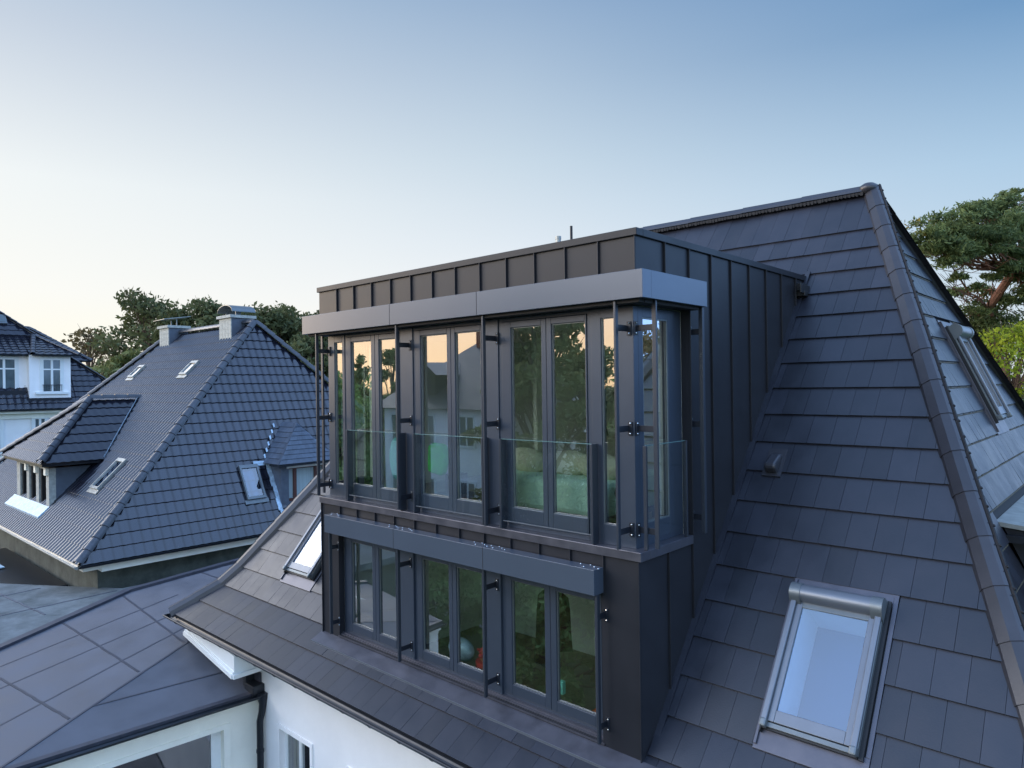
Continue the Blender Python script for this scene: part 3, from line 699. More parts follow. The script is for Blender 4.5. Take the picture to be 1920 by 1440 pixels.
# ------------------------------------------------------------------ roof windows with external roller shutters (local frame: x along course, y up the slope, z out)
def slope_mtx(O, U, V):
    U, V = Vector(U).normalized(), Vector(V).normalized(); n = U.cross(V)
    return HZ @ Matrix(((U.x, V.x, n.x, O[0]), (U.y, V.y, n.y, O[1]), (U.z, V.z, n.z, O[2]), (0, 0, 0, 1)))
def roof_window(mtx):
    fl = MB(); fl.box(-.005, 1.035, -.04, .20, .012, .034); fl.box(-.005, .05, .20, 1.80, .005, .03); fl.box(.99, 1.035, .20, 1.80, .005, .03); fl.box(-.005, 1.035, 1.68, 1.84, .004, .026)
    fl.box(-.0, .03, .0, 1.8, .03, .06)
    o = fl.build('roof_window', M['flash'], house, bevel=.004, matrix=mtx)
    fr = MB(); frame_z(fr, .055, .945, .17, 1.70, .03, .12, .05); fr.build('outer_frame', M['alu_d'], o, bevel=.006)
    rb = MB(); rb.box(.045, .055, .12, 1.7, .02, .10); rb.box(.945, .985, .15, 1.72, .02, .07); rb.box(.06, .94, .155, .17, .02, .09); rb.build('seal', M['rubber'], o)
    sh = MB(); frame_z(sh, .11, .89, .225, 1.60, .10, .135, .065, .12, .10); sh.build('sash', M['alu'], o, bevel=.006)
    g = MB(); g.box(.172, .828, .34, 1.50, .10, .112); g.build('pane', M['skyglass'], o)
    sf_ = MB(); sf_.box(.12, .17, .29, 1.55, -.45, .098); sf_.box(.83, .88, .29, 1.55, -.45, .098); sf_.box(.17, .83, .29, .34, -.45, .098); sf_.box(.17, .83, 1.50, 1.55, -.45, .098); sf_.build('shaft_lining', M['whitep'], o)
    sf_ = MB(); sf_.box(.10, .90, .25, 1.6, -.48, -.46); sf_.build('shaft_back', M['shaft_back'], o)  # added dark-bluish plane closing the shaft, standing in for the dim room
    hd = MB(); hd.box(.17, .83, 1.45, 1.52, .113, .128); hd.build('shutter_slat', M['alu_d'], o, bevel=.004)
    for x in (.055, .885):
        r = MB(); r.box(x, x+.06, .19, 1.50, .135, .175); r.build('guide_rail', M['alu'], o, bevel=.010)
        e_ = MB(); e_.box(x-.004, x+.064, .15, .235, .10, .182); e_.build('rail_end', M['alu_d'], o, bevel=.018)
    bx = MB(); pr = []
    for i in range(9):
        a = math.pi*(-.15+1.0*i/8); pr.append((.155+0, 1.595+.092*math.cos(a), .165+.085*math.sin(a)))
    pr += [(.155, 1.50, .11), (.155, 1.70, .11)]
    bx.prism(pr, (.69, 0, 0)); bx.build('shutter_box', M['alu'], o, smooth=40)
    for x in (.045, .845):
        ec = MB(); p2 = [(x, 1.595+(y-1.595)*1.10+0, .16+(z-.16)*1.1) for _, y, z in pr[:9]]+[(x, 1.46, .10), (x, 1.72, .08)]
        ec.prism(p2, (.11, 0, 0)); ec.build('box_end', M['alu_d'], o, smooth=40)
    return o
def frame_z(mb, x0, x1, y0, y1, z0, z1, w, wb=None, wt=None):
    wb = wb or w; wt = wt or w
    mb.box(x0, x0+w, y0, y1, z0, z1); mb.box(x1-w, x1, y0, y1, z0, z1); mb.box(x0+w, x1-w, y0, y0+wb, z0, z1); mb.box(x0+w, x1-w, y1-wt, y1, z0, z1)
rw = roof_window(slope_mtx((1.02, .431, -1.772), (1, 0, 0), (0, 1, 1.18)))
rw2 = copy_tree(rw, house, slope_mtx((-8.10, .431, -1.772), (1, 0, 0), (0, 1, 1.18)))
KS = 2.308
rw3 = copy_tree(rw, house, slope_mtx((hipx(2.804, 1)-.0, 5.95, LEV[11][1]), (0, 1, 0), (-1, 0, KS)))
# roof vent beside the dormer
mv = slope_mtx((.40, 2.50, rz(2.50)+.03), (1, 0, 0), (0, 1, 1.18))
vb = MB(); vb.box(-.12, .12, -.10, .32, -.01, .012); vo = vb.build('roof_vent', M['ridge'], house, matrix=mv)
vb = MB(); pr = [(-.075, -.06, .0), (-.075, -.06, .12), (-.075, .0, .15), (-.075, .20, .06), (-.075, .26, 0)]; vb.prism(pr, (.15, 0, 0)); vb.build('vent_hood', M['ridge'], vo, bevel=.03)
# small metal dormer on the side slope at the right edge
bd = MB(); bd.prism([(2.62, 3.34, .14), (4.3, 3.34, -.02), (4.3, 6.6, -.02), (2.62, 6.6, .14)], (0, 0, .05)); bo = hp(bd, 'side_dormer', M['zinc'])
bd = MB()
bd.prism([(2.70, 3.37, .12), (4.1, 3.37, -.02), (4.1, 3.37, -2.2), (3.72, 3.37, -2.2)], (0, .05, 0)); bd.prism([(2.70, 6.5, .12), (4.1, 6.5, -.02), (4.1, 6.5, -2.2), (3.72, 6.5, -2.2)], (0, .05, 0)); bd.box(4.05, 4.1, 3.42, 6.5, -2.2, -.02)
bd.build('cheek', M['gutter'], bo)
bd = MB(); bd.box(4.2, 4.32, 3.3, 6.64, -.05, .0); bd.box(2.6, 4.32, 3.29, 3.34, -.03, .05); bd.build('edge_trim', M['gutter'], bo)

# ================================================================== things inside the rooms
def on_floor(name, label, cat, loc): return thing(name, label, cat, loc)
b = on_floor('bed', 'bed with mint green bedspread behind the right pair of upper glass doors', 'bed', (-1.6, 1.2, .05))
mb = MB(); mb.box(-2.75, -.75, .42, 2.0, .24, .66); mb.build('bedspread', M['mint'], b, bevel=.07, matrix=wloc(b))
mb = MB(); mb.box(-2.7, -.8, .50, 1.95, .17, .24); [mb.box(x, x+.07, y, y+.07, .05, .17) for x in (-2.6, -.95) for y in (.55, 1.8)]; mb.build('bed_frame', M['black'], b, matrix=wloc(b))
for i, (x, y, ry) in enumerate(((-2.3, .85, .1), (-1.62, .9, -.05), (-1.05, .8, .05))):
    mb = MB(); mb.ball((0, 0, 0), (.36, .17, .17), 8)
    p = mb.build('pillow', M['creamcl'], None, smooth=60, matrix=Matrix.Translation((x, y, .80))@Matrix.Rotation(ry, 4, 'Y'))
    tag(p, ['cream pillow at the left end of the mint bed', 'cream pillow in the middle of the mint bed', 'cream pillow at the right end of the mint bed'][i], 'pillow', 'cream pillows lying on the bed')
mb = MB(); v = [(-.17, 0, -.2), (.15, -.03, -.24), (.21, 0, .02), (.14, .02, .22), (-.05, -.02, .24), (-.18, .03, .20)]
mb.prism([Vector(p) for p in v], (0, .16, 0)); o = mb.build('fabric_bag', M['neon'], None, bevel=.05, matrix=Matrix.Translation((-3.88, .55, .74))); tag(o, 'bright green crumpled fabric bag behind the middle pair of upper glass doors', 'bag')
st_ = MB(); st_.box(-.05, .12, -.03, .25, -.50, -.2); st_.box(-.3, .5, -.05, .4, -.69, -.50); tag(st_.build('low_shelf', M['brown'], None, matrix=Matrix.Translation((-3.6, .6, .74))), 'low dark shelf under the bright green bag', 'shelf')
mb = MB(); mb.ball((0, 0, 0), (.17, .03, .33), 8); o = mb.build('paper_lantern', M['teal'], None, smooth=60, matrix=Matrix.Translation((-4.60, .42, .72))); tag(o, 'pale mint round disc behind the second pane from the left upstairs', 'lantern')
t = on_floor('swivel_stand', 'black angled device on a slim stand behind the narrow corner pane', 'stand', (-.62, .62, .05))
mb = MB(); mb.tube([(-.62, .62, .07), (-.65, .62, .8), (-.60, .62, 1.35)], [.035, .022, .02], 8); mb.tube([(-.62, .62, .05), (-.62, .62, .08)], .2, 14); mb.build('pole', M['cloth'], t, matrix=wloc(t))
mb = MB(); mb.ball((-.58, .6, 1.42), (.10, .08, .22), 6); mb.ball((-.55, .58, 1.2), (.07, .06, .14), 6); mb.tube([(-.85, .62, 1.62), (-.88, .62, 1.35), (-.84, .62, 1.2)], .03, 8); mb.tube([(-.62, .6, 1.5), (-.70, .6, 1.72)], .02, 6); mb.build('body', M['black'], t, smooth=60, matrix=wloc(t))
mb = MB(); mb.tube([(-.66, .52, 1.90), (-.52, .52, 1.80)], .028, 8); mb.tube([(-.60, .53, 1.85), (-.56, .58, 1.55)], .008, 6); mb.build('handle', M['black'], t, matrix=wloc(t))
mb = MB(); mb.ball((-.55, .55, .55), (.12, .10, .12), 6); mb.ball((-.5, .55, .3), (.14, .12, .2), 6); o = mb.build('dark_clothes', M['black'], None, smooth=60); tag(o, 'heap of dark clothes on the floor behind the narrow corner pane', 'clothes')
mb = MB(); mb.obox((-3.15, 3.2, 1.2), (1.5, -.3, 1.0), (0, .1, 0), (-.05, 0, .09)); mb.box(-3.2, -.2, 3.3, 3.4, 1.02, 1.10); o = mb.build('stair_rail', M['whitep'], None); tag(o, 'white slanting handrail at the back of the upper room', 'handrail')
# lower room
mb = MB()
for i in range(16):
    a = rnd.uniform(0, 6.28); r = rnd.uniform(.02, .12); p = Vector((-.72+r*math.cos(a), .40+.5*r*math.sin(a), -1.72+rnd.uniform(-.08, .12))); mb.tube([(-.72, .42, -1.9), p, p+Vector((rnd.uniform(-.05, .05), rnd.uniform(-.03, .03), .03))], [.012, .022, .004], 6)
mb.tube([(-.72, .42, -2.9), (-.72, .42, -2.0)], .2, 12); tag(mb.build('orange_flowers', M['orange'], None), 'orange flowers at the right end of the lower windows', 'flowers')
mb = MB()
for i in range(22): mb.ball((-2.72+rnd.uniform(-.16, .16), .45+rnd.uniform(-.06, .06), -1.80+rnd.uniform(-.06, .06)), rnd.uniform(.02, .045), 4)
mb.tube([(-2.72, .45, -2.9), (-2.72, .45, -1.9)], .16, 12); tag(mb.build('red_flowers', M['red'], None), 'red flowers at the foot of the middle lower window', 'flowers')
mb = MB(); mb.ball((-3.20, .42, -1.86), (.24, .12, .16), 8); tag(mb.build('blue_cushion', M['lead'], None, smooth=60), 'pale blue cushion at the foot of the middle lower window', 'cushion')
mb = MB(); mb.box(-1.40, -1.33, .34, .40, -1.94, -1.78); tag(mb.build('teal_box', M['teal'], None, bevel=.01), 'small turquoise box beside the stile of the right lower window', 'box')
t = thing('coat_stand', 'dark brown coats hanging on a stand behind the right lower window', 'coat stand', (-2.1, 1.2, -2.9))
mb = MB(); mb.tube([(-2.1, 1.2, -2.9), (-2.1, 1.2, -.95)], .022, 8); mb.tube([(-2.1, 1.2, -2.9), (-2.1, 1.2, -2.86)], .2, 14)
for a in range(4): mb.tube([(-2.1, 1.2, -1.05), (-2.1+.16*math.cos(a*1.57), 1.2+.16*math.sin(a*1.57), -.98)], .012, 6)
mb.build('stand', M['black'], t, matrix=wloc(t))
for nm_, cx_, cy_, h_, mm_ in (('long_coat', -2.2, 1.08, 1.0, 'hair'), ('jacket', -1.98, 1.12, .75, 'coat_brown')):
    mb = MB(); n = 22; rows = [(0, .05), (.08, .13), (.3, .15), (.65, .16), (1, .18)]; vs = []; fs = []
    for k_, (f, r) in enumerate(rows):
        for j in range(n):
            a = 2*math.pi*j/n; rr = r*(1+.16*f*math.sin(5*a+k_*.4)); vs.append((cx_+rr*math.cos(a), cy_+.6*rr*math.sin(a), -1.0-h_*f))
    for k_ in range(len(rows)-1):
        for j in range(n): fs.append((k_*n+j, (k_+1)*n+j, (k_+1)*n+(j+1) % n, k_*n+(j+1) % n))
    mb.add(vs, fs); mb.build(nm_, M[mm_], t, smooth=60, matrix=wloc(t))

# ================================================================== flat-roofed extension
ex = thing('flat_roof_extension', 'cream rendered extension with low blue-grey bitumen felt roof beside the white house', 'building', (-11, -2, -8.2))
EW = wloc(ex)
def ep(mb, name, m, parent=None, **kw):
    return mb.build(name, m, parent or ex, matrix=EW if parent is None else None, **kw)
P1 = Vector((-8.02, -4.05, -3.50)); P2 = Vector((-7.70, -.22, -3.50)); P3 = Vector((-10.02, -.46, -3.10)); P4 = Vector((-10.5, 5.0, -3.10)); K2 = Vector((-15.0, .10, -3.22))
def onroof(x, y):
    """height of the upper felt plane"""
    n = (K2-P3).cross(P1-P3); return P3.z-(n.x*(x-P3.x)+n.y*(y-P3.y))/n.z
def onr(x, y): return Vector((x, y, onroof(x, y)))
K = [onr(-13.0, -5.6), onr(-13.95, -2.6), K2, onr(-14.5, 2.2), onr(-13.6, 5.0)]
P4 = onr(-10.3, 5.0)
mb = MB(); mb.poly([P1, P2, P3]); mb.poly([P2, Vector((-8.2, 5, -3.45)), P4, P3]); mb.poly([P3, P4, K[4], K[3], K[2], K[1], K[0], P1])
rfm = ep(mb, 'felt_roof', M['felt'])
def strips(name, segs, w, h, m, parent):
    mb = MB()
    for A, B in segs:
        A, B = Vector(A), Vector(B); n_ = max(1, int((B-A).length/.25)); d = (B-A)/n_; s_ = d.cross(Vector((0, 0, 1))).normalized()
        off = 0
        for i in range(n_):
            o2 = rnd.uniform(-.006, .006); mb.obox(A+d*i+s_*(o2-w/2)-Vector((0, 0, .01)), d*1.01, s_*w, (0, 0, .01+h)); off = o2
    return ep(mb, name, m, parent)
def seg(a, b): return (Vector((*a, onroof(*a))), Vector((*b, onroof(*b))))
strips('felt_seam', [(P1, P3), (P3, P4), seg((-8.75, -2.9), (-13.75, -3.3)), seg((-9.5, -1.6), (-14.3, -1.55)), seg((-9.95, -.6), (-14.9, -.1)), seg((-10.2, 1.6), (-14.6, 1.7)), seg((-9.4, -4.4), (-11.0, .2)), seg((-11.2, -4.6), (-12.4, 2.5)), seg((-12.6, -3.6), (-13.3, .6))], .045, .006, M['felt_seam'], rfm)
lw_ = lambda f, g: P1.lerp(P2, f).lerp(P3, g)
strips('felt_seam', [(P1+(P3-P1)*.42, P2+(P3-P2)*.38)], .04, .007, M['felt_seam'], rfm); strips('felt_seam', [(P2, P3)], .04, .007, M['felt_seam'], rfm)
strips('raised_kerb', [(K[0], K[1]), (K[1], K[2]), (K[2], K[3]), (K[3], K[4])], .20, .07, M['felt_seam'], rfm)
mb = MB(); dd = (P2-P1)
mb.obox(P1+Vector((-.08, 0, -.04)), dd, (.14, 0, 0), (0, 0, .05)); eg = ep(mb, 'roof_edge', M['felt_seam'])
mb = MB(); gutter(mb, P1+Vector((.05, 0, -.03)), P2+Vector((.05, -.02, -.03)), (1, -.08, 0), r=.065); ep(mb, 'eaves_gutter', M['gutter'])
mb = MB(); A = P2+Vector((.10, -.02, -.08))
mb.tube([A+Vector((0, 0, .08)), A, A+Vector((0, 0, -.12)), A+Vector((.0, -.02, -.26)), A+Vector((.0, -.06, -.40)), A+Vector((.0, -.06, -4.6))], [.11, .10, .07, .06, .058, .058], 12)
for z in (-.9, -2.2): mb.tube([A+Vector((.0, -.06, z)), A+Vector((.0, -.06, z-.05))], .068, 12)
ep(mb, 'downpipe', M['gutter'], smooth=50)
mb = MB(); mb.box(-7.92, -7.60, -.42, -.205, -3.54, -3.36); mb.box(-8.0, -7.9, -.40, -.205, -3.45, -3.2); ep(mb, 'rain_head', M['gutter'], bevel=.01)
# upstand flashing along the white house
mb = MB(); mb.obox((-9.7, -.24, -3.45), (2.0, 0, 0), (0, .03, 0), (0, 0, .25)); ep(mb, 'upstand', M['felt_seam'])
wm = MB(); mb = MB()
# wall facing +x (slightly skewed like the roof edge), with one window
wd = (P2-P1); wdn = wd.normalized(); wn = Vector((wdn.y, -wdn.x, 0)); base = P1+wn*-.10
Lw = wd.length; h0, h1 = -8.2, -3.56
def wallseg(a0, a1, z0, z1, mb=mb, t=.3, pr=0.): mb.obox(Vector((base.x, base.y, 0))+wdn*a0+wn*pr-wn*t+Vector((0, 0, z0)), wdn*(a1-a0), wn*t, (0, 0, z1-z0))
wa, wb_ = 1.2, 3.22
wallseg(0, wa, h0, h1); wallseg(wb_, Lw, h0, h1); wallseg(wa, wb_, h0, -5.7); wallseg(wa, wb_, -4.02, h1)
mb.box(-12.6, -8.35, -4.1, -3.8, h0, -3.62); mb.box(-12.9, -12.6, -4.1, 5, h0, -3.62)
wo_ = ep(mb, 'wall', M['cream'])
mb = MB(); wallseg(-.05, Lw, -3.66, -3.56, mb, .06, .06); wallseg(-.05, Lw, -3.74, -3.66, mb, .04, .04); wallseg(0, Lw, -3.80, -3.74, mb, .02, .02); mb2 = mb; ep(mb2, 'cornice', M['cream'])
mb = MB(); wallseg(wb_, wb_+.12, -5.75, -3.93, mb, .02, .02); wallseg(wa-.12, wb_, -4.02, -3.93, mb, .02, .02); wallseg(wa-.12, wa, -5.75, -4.02, mb, .02, .02); w = ep(mb, 'window', M['cream'])
mb = MB()
for a in ((wa, wa+.08), (wb_-.16, wb_-.0)): wallseg(a[0], a[1], -5.7, -4.02, mb, .06, -.14)
wallseg(wa+.08, wb_-.16, -4.09, -4.02, mb, .058, -.142); ep(mb, 'window_frame', M['whitep'], w)
mb = MB(); wallseg(wa+.05, wb_-.05, -5.7, -4.03, mb, .008, -.16); ep(mb, 'pane', M['farglass'], w)
mb = MB(); wallseg(wa, wb_, -5.7, -4.02, mb, .02, -.28); ep(mb, 'window_backing', M['dark'], w)  # flat near-black sheet set behind the pane

# older lower flat roof beyond the kerb
gr = thing('garage', 'low garage with mossy weathered grey felt roof below the pantiled house', 'garage', (-19, 0, -8.2)); GW = wloc(gr)
mb = MB(); mb.prism([(-14.0, -8, -3.62), (-13.9, 6.5, -3.62), (-16.8, 6.5, -3.62), (-17.0, .6, -3.62), (-18.6, -.45, -3.62), (-20.4, -1.6, -3.62), (-27, -5.2, -3.62), (-27, -8, -3.62)], (0, 0, -.2)); go_ = mb.build('felt_roof', M['felt_old'], gr, matrix=GW)
mb = MB()
for A, B in (((-15.2, -4.5), (-24, -4.5)), ((-15.6, -3.0), (-22, -3.0)), ((-16.0, -1.5), (-20, -1.9)), ((-16.6, -6), (-16.9, .4)), ((-18.6, -6), (-18.8, -.9)), ((-21, -6), (-21.2, -2.4))):
    A, B = Vector((*A, -3.62)), Vector((*B, -3.62)); n_ = int((B-A).length/.3)+1; d = (B-A)/n_; s_ = d.cross(Vector((0, 0, 1))).normalized()
    for i in range(n_): mb.obox(A+d*i+s_*rnd.uniform(-.012, .012), d*1.02, s_*.05, (0, 0, .009))
mb.build('felt_seam', M['felt'], go_)
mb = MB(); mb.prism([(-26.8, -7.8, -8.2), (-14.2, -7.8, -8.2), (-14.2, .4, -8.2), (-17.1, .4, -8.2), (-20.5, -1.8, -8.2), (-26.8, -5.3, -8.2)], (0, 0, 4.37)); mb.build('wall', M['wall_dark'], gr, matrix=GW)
sh_ = thing('shed', 'low dark shed roof in the shade under the pantiled front eaves at the left edge', 'shed', (-23.5, -1.5, -8.2)); SW_ = wloc(sh_)
mb = MB(); mb.prism([(-27, -3.6, -4.0), (-21.2, -1.5, -4.0), (-19.6, -.5, -4.0), (-19.6, .0, -4.0), (-27, .0, -4.0)], (0, 0, .14)); mb.build('roof', M['gutter'], sh_, bevel=.04, matrix=SW_)
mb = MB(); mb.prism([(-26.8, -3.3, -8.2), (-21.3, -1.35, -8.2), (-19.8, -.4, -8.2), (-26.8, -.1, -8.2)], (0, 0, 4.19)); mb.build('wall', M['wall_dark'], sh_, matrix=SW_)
bs = MB(); bs.obox((-25.2, -1.7, -3.85), (1.8, .1, 0), (.1, .8, .03), (0, 0, .03)); tag(bs.build('blue_sheet', M['bluetarp'], None), 'pale blue sheet lying on the dark shed roof at the left edge', 'sheet')
for i, (x, y) in enumerate(((-15.95, 3.0), (-15.9, 3.42), (-15.75, 4.9))):
    mb = MB(); mb.box(x-.1, x+.1, y-.17, y+.17, -3.62, -3.50); mb.box(x-.08, x+.1, y-.15, y+.1, -3.498, -3.40)
    tag(mb.build('brick_stack', M['brick'], None, bevel=.008), ['leftmost small stack of red bricks on the felt roof under the pantiled eaves', 'red bricks directly right of the leftmost stack under the pantiled eaves', 'red bricks nearest the white house hip under the pantiled eaves'][i], 'bricks', 'small stacks of red bricks')

# ================================================================== NEIGHBOUR: glazed pantile hip roof
nb = thing('pantile_house', 'house with glossy dark blue pantile hip roof, two chimneys and small dormers', 'house', (-25, 6.6, -8.2)); NW = wloc(nb)
CX, CY, CZ = -17.06, -.41, -2.80; RZ_, RY = 4.27, 6.66; RXR, RXL, EXL = -21.10, -28.8, -34.4
NC = 22
def nlev(i):
    f = i/NC; sg = .10*math.sin(math.pi*min(1, f*1.0))   # slight bell-cast
    return f, CZ+(RZ_-CZ)*f
nf, nr, nb_, nl, nu = MB(), MB(), MB(), MB(), MB()
DSK = []
for i in range(NC):
    f0, z0 = nlev(i); f1, z1 = nlev(i+1)
    y0, y1 = CY+(RY-CY)*f0, CY+(RY-CY)*f1
    xr0, xr1 = CX+(RXR-CX)*f0, CX+(RXR-CX)*f1; xl0, xl1 = EXL+(RXL-EXL)*f0, EXL+(RXL-EXL)*f1
    ym0, ym1 = 2*RY-y0, 2*RY-y1
    ins = [(xl0, xr0, xl1, xr1)]
    if -2.05 < z0 and z1 < -.6: ins = [(xl0, -27.05, xl1, -27.05), (-22.95, xr0, -22.95, xr1)]
    pan_tiles(nf, (0, y0, z0), (0, y1, z1), (1, 0, 0), ins, tw=.235, amp=.036, lift=.020, sub=8)
    ins = [(y0, ym0, y1, ym1)]
    if -2.1 < z0 and z1 < -.5: ins = [(y0, 5.6, y1, 5.6), (7.5, ym0, 7.5, ym1)]
    pan_tiles(nr, (xr0, 0, z0), (xr1, 0, z1), (0, 1, 0), ins, tw=.27, amp=.020, lift=.036)
    pan_tiles(nl, (xl0, 0, z0), (xl1, 0, z1), (0, 1, 0), [(y0, ym0, y1, ym1)], tw=.43, sub=4)
    pan_tiles(nb_, (0, ym0, z0), (0, ym1, z1), (1, 0, 0), [(xl0, xr0, xl1, xr1)], tw=.43, sub=4)
tdz = Vector((0, 0, -.06))
Cn = [Vector((CX, CY, CZ)), Vector((CX, 2*RY-CY, CZ)), Vector((EXL, 2*RY-CY, CZ)), Vector((EXL, CY, CZ))]; Tr, Tl = Vector((RXR, RY, RZ_)), Vector((RXL, RY, RZ_))
nu.poly([Cn[0]+tdz, Cn[1]+tdz, Tr+tdz]); nu.poly([Cn[2]+tdz, Cn[3]+tdz, Tl+tdz]); nu.poly([Cn[3]+tdz, Cn[0]+tdz, Tr+tdz, Tl+tdz]); nu.poly([Cn[1]+tdz, Cn[2]+tdz, Tl+tdz, Tr+tdz]); nu.poly([c+tdz for c in Cn][::-1])
def npart(mb, name, m, parent=None, **kw): return mb.build(name, m, parent or nb, matrix=NW if parent is None else None, **kw)
npart(nf, 'front_roof_slope', M['pan'], merge=True, smooth=38); npart(nr, 'side_roof_slope', M['pan'], merge=True, smooth=38); npart(nl, 'side_roof_slope', M['pan'], merge=True, smooth=38); npart(nb_, 'back_roof_slope', M['pan'], merge=True, smooth=38)
npart(nu, 'roof_deck', M['under'])
for A, B, sdv in ((Cn[0], Tr, (1, .57, 0)), (Cn[1], Tr, (1, -.57, 0)), (Cn[3], Tl, (1, -.7, 0)), (Cn[2], Tl, (1, .7, 0))):
    mb = MB(); ridge_caps(mb, A+Vector((0, 0, .06)), B+Vector((0, 0, .07)), w=.13, h=.13, L=.40, side=sdv, facets='round', over=.05); npart(mb, 'hip_cap', M['pancap'], merge=True, smooth=40)
mb = MB(); ridge_caps(mb, Tl+Vector((0, 0, .06)), Tr+Vector((0, 0, .06)), w=.13, h=.13, L=.40, side=(0, 1, 0), facets='round'); npart(mb, 'ridge_cap', M['pancap'], merge=True, smooth=40)
mb = MB(); gutter(mb, (EXL, CY+.02, CZ-.02), (CX+.05, CY+.02, CZ-.02), (0, -1, 0), r=.085); npart(mb, 'front_gutter', M['zinc'])
mb = MB(); gutter(mb, (CX-.02, CY-.05, CZ-.02), (CX-.02, 13.7, CZ-.02), (1, 0, 0), r=.075); npart(mb, 'side_gutter', M['gutter'])
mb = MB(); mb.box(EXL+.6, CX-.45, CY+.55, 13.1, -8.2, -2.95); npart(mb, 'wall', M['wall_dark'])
mb = MB(); mb.box(EXL+.2, CX-.1, CY+.1, CY+.55, -3.02, -2.92); mb.box(CX-.45, CX-.08, CY+.55, 13.3, -3.10, -2.92); npart(mb, 'soffit', M['cream'])
# chimneys
for (x0, x1, y0, y1, zc, cw) in ((-28.8, -27.8, 6.15, 6.95, 4.66, 'flat'), (-22.9, -21.9, 6.15, 7.0, 4.66, 'arch')):
    mb = MB(); mb.box(x0+.0, x1, y0, y1, 3.6, zc-.12, 0.5); ch = npart(mb, 'chimney', M['slate'])
    mb = MB(); n1 = 6
    for i in range(n1):       # scale-hung front face
        for kx in range(8):
            w_ = (x1-x0)/8; mb.box(x0+kx*w_+.004, x0+(kx+1)*w_-.004, y0-.03-.004*(kx % 2), y0-.002, 3.62+i*.165+.004, 3.62+(i+1)*.165, rnd.random())
    mb.build('front_scales', M['stone'], ch)
    mb = MB(); mb.box(x0-.09, x1+.09, y0-.10, y1+.10, zc-.11, zc); mb.build('chimney_cap', M['stone'], ch)
    mb = MB()
    if cw == 'flat':
        for xx in (x0+.2, x1-.2): mb.box(xx-.02, xx+.02, (y0+y1)/2-.02, (y0+y1)/2+.02, zc, zc+.28)
        mb.prism([(x0-.1, y0-.25, zc+.22), (x1+.1, y0-.25, zc+.24), (x1+.1, y1+.1, zc+.42), (x0-.1, y1+.1, zc+.40)], (0, 0, .025))
    else:
        pr = [((x0+x1)/2-.62*math.cos(math.pi*i/8), y0-.05, zc+.12+.26*math.sin(math.pi*i/8)) for i in range(9)]; n = 9
        for i in range(8): mb.obox(pr[i], Vector(pr[i+1])-Vector(pr[i]), (0, y1-y0+.1, 0), (0, 0, .03))
        for xx in (x0+.1, x1-.1): mb.box(xx-.02, xx+.02, y0+.2, y0+.24, zc, zc+.2)
    mb.build('cowl', M['alu_d'] if cw == 'arch' else M['zinc'], ch)
    mb = MB(); mb.prism([(x0-.12, y0-.02, 3.70), (x1+.12, y0-.02, 3.70), (x1+.12, y0-.30, 3.40), (x0-.12, y0-.30, 3.40)], (0, -.02, .03)); mb.build('lead_apron', M['lead'], ch)
# roof windows of the neighbour
def nwin(O, U, V, w, h, col='farglass', fm='zinc'):
    U, V = Vector(U).normalized(), Vector(V).normalized(); n = U.cross(V); O = Vector(O)+n*.03
    mb = MB()
    for a, b, c, d in ((0, w, 0, .09), (0, w, h-.12, h), (0, .06, .09, h-.12), (w-.06, w, .09, h-.12)): mb.obox(O+U*a+V*c, U*(b-a), V*(d-c), n*.09)
    mb.obox(O+U*-.08+V*-.14, U*(w+.16), V*.14, n*.03)
    o = npart(mb, 'roof_window', M[fm]); g_ = MB(); g_.obox(O+U*.06+V*.09+n*.04, U*(w-.12), V*(h-.21), n*.01); g_.build('pane', M[col], o)
fz = lambda z: CY+(z-CZ)*1.0
for x, z, w, h in ((-28.45, 2.32, .62, .72), (-23.15, 2.33, .62, .72), (-21.05, -1.32, .70, 1.22)): nwin((x, fz(z), z), (1, 0, 0), (0, 1, 1), w, h, 'skyglass')
kx = (CX-RXR)/(RZ_-CZ)
nwin((CX-(-1.80-CZ)*kx, 4.52, -1.80), (0, 1, 0), (-kx, 0, 1), .64, 1.22, 'skyglass', 'alu_d')
# front dormer with three dark openings
mb = MB(); yw = .36; xa, xb = -27.05, -22.95; zb, zt = -2.10, -.72
ws = (xb-xa); op = [(xa+.45+i*1.22, xa+.45+i*1.22+.88) for i in range(3)]
xs = [xa]+[v for o_ in op for v in o_]+[xb]
for i in range(0, len(xs), 2): mb.box(xs[i], xs[i+1], yw, yw+.2, zb, zt)
[mb.box(o_[0], o_[1], yw+.01, yw+.19, a, b_) for o_ in op for a, b_ in ((zt-.06, zt), (zb, zb+.05))]
dmo = npart(mb, 'dormer', M['stone'])
mb = MB(); mb.prism([(xb-.03, yw+.2, zb), (xb-.03, 1.75, -.72), (xb-.03, yw+.2, -.72)], (.03, 0, 0)); mb.build('slate_cheek', M['slate'], dmo); mb = MB(); mb.prism([(xa, yw+.2, zb), (xa, 1.75, -.72), (xa, yw+.2, -.72)], (.03, 0, 0)); mb.build('slate_cheek', M['slate'], dmo)
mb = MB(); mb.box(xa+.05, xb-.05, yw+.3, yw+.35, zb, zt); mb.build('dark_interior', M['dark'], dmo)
for o_ in op: mb = MB(); mb.box(o_[0], o_[0]+.14, yw+.06, yw+.30, zb, zt); mb.build('louvre', M['under'], dmo)
for o_ in op: mb = MB(); mb.box(o_[1]-.02, o_[1]+.22, yw-.07, yw, zt-.24, zt); mb.build('corbel', M['cream'], dmo)
mb = MB(); mb.prism([(xa-.2, yw-.02, -2.04), (xb+.1, yw-.02, -2.04), (xb+.1, yw-.34, -2.33), (xa-.2, yw-.34, -2.33)], (0, -.01, .07)); mb.build('lead_apron', M['lead'], dmo)
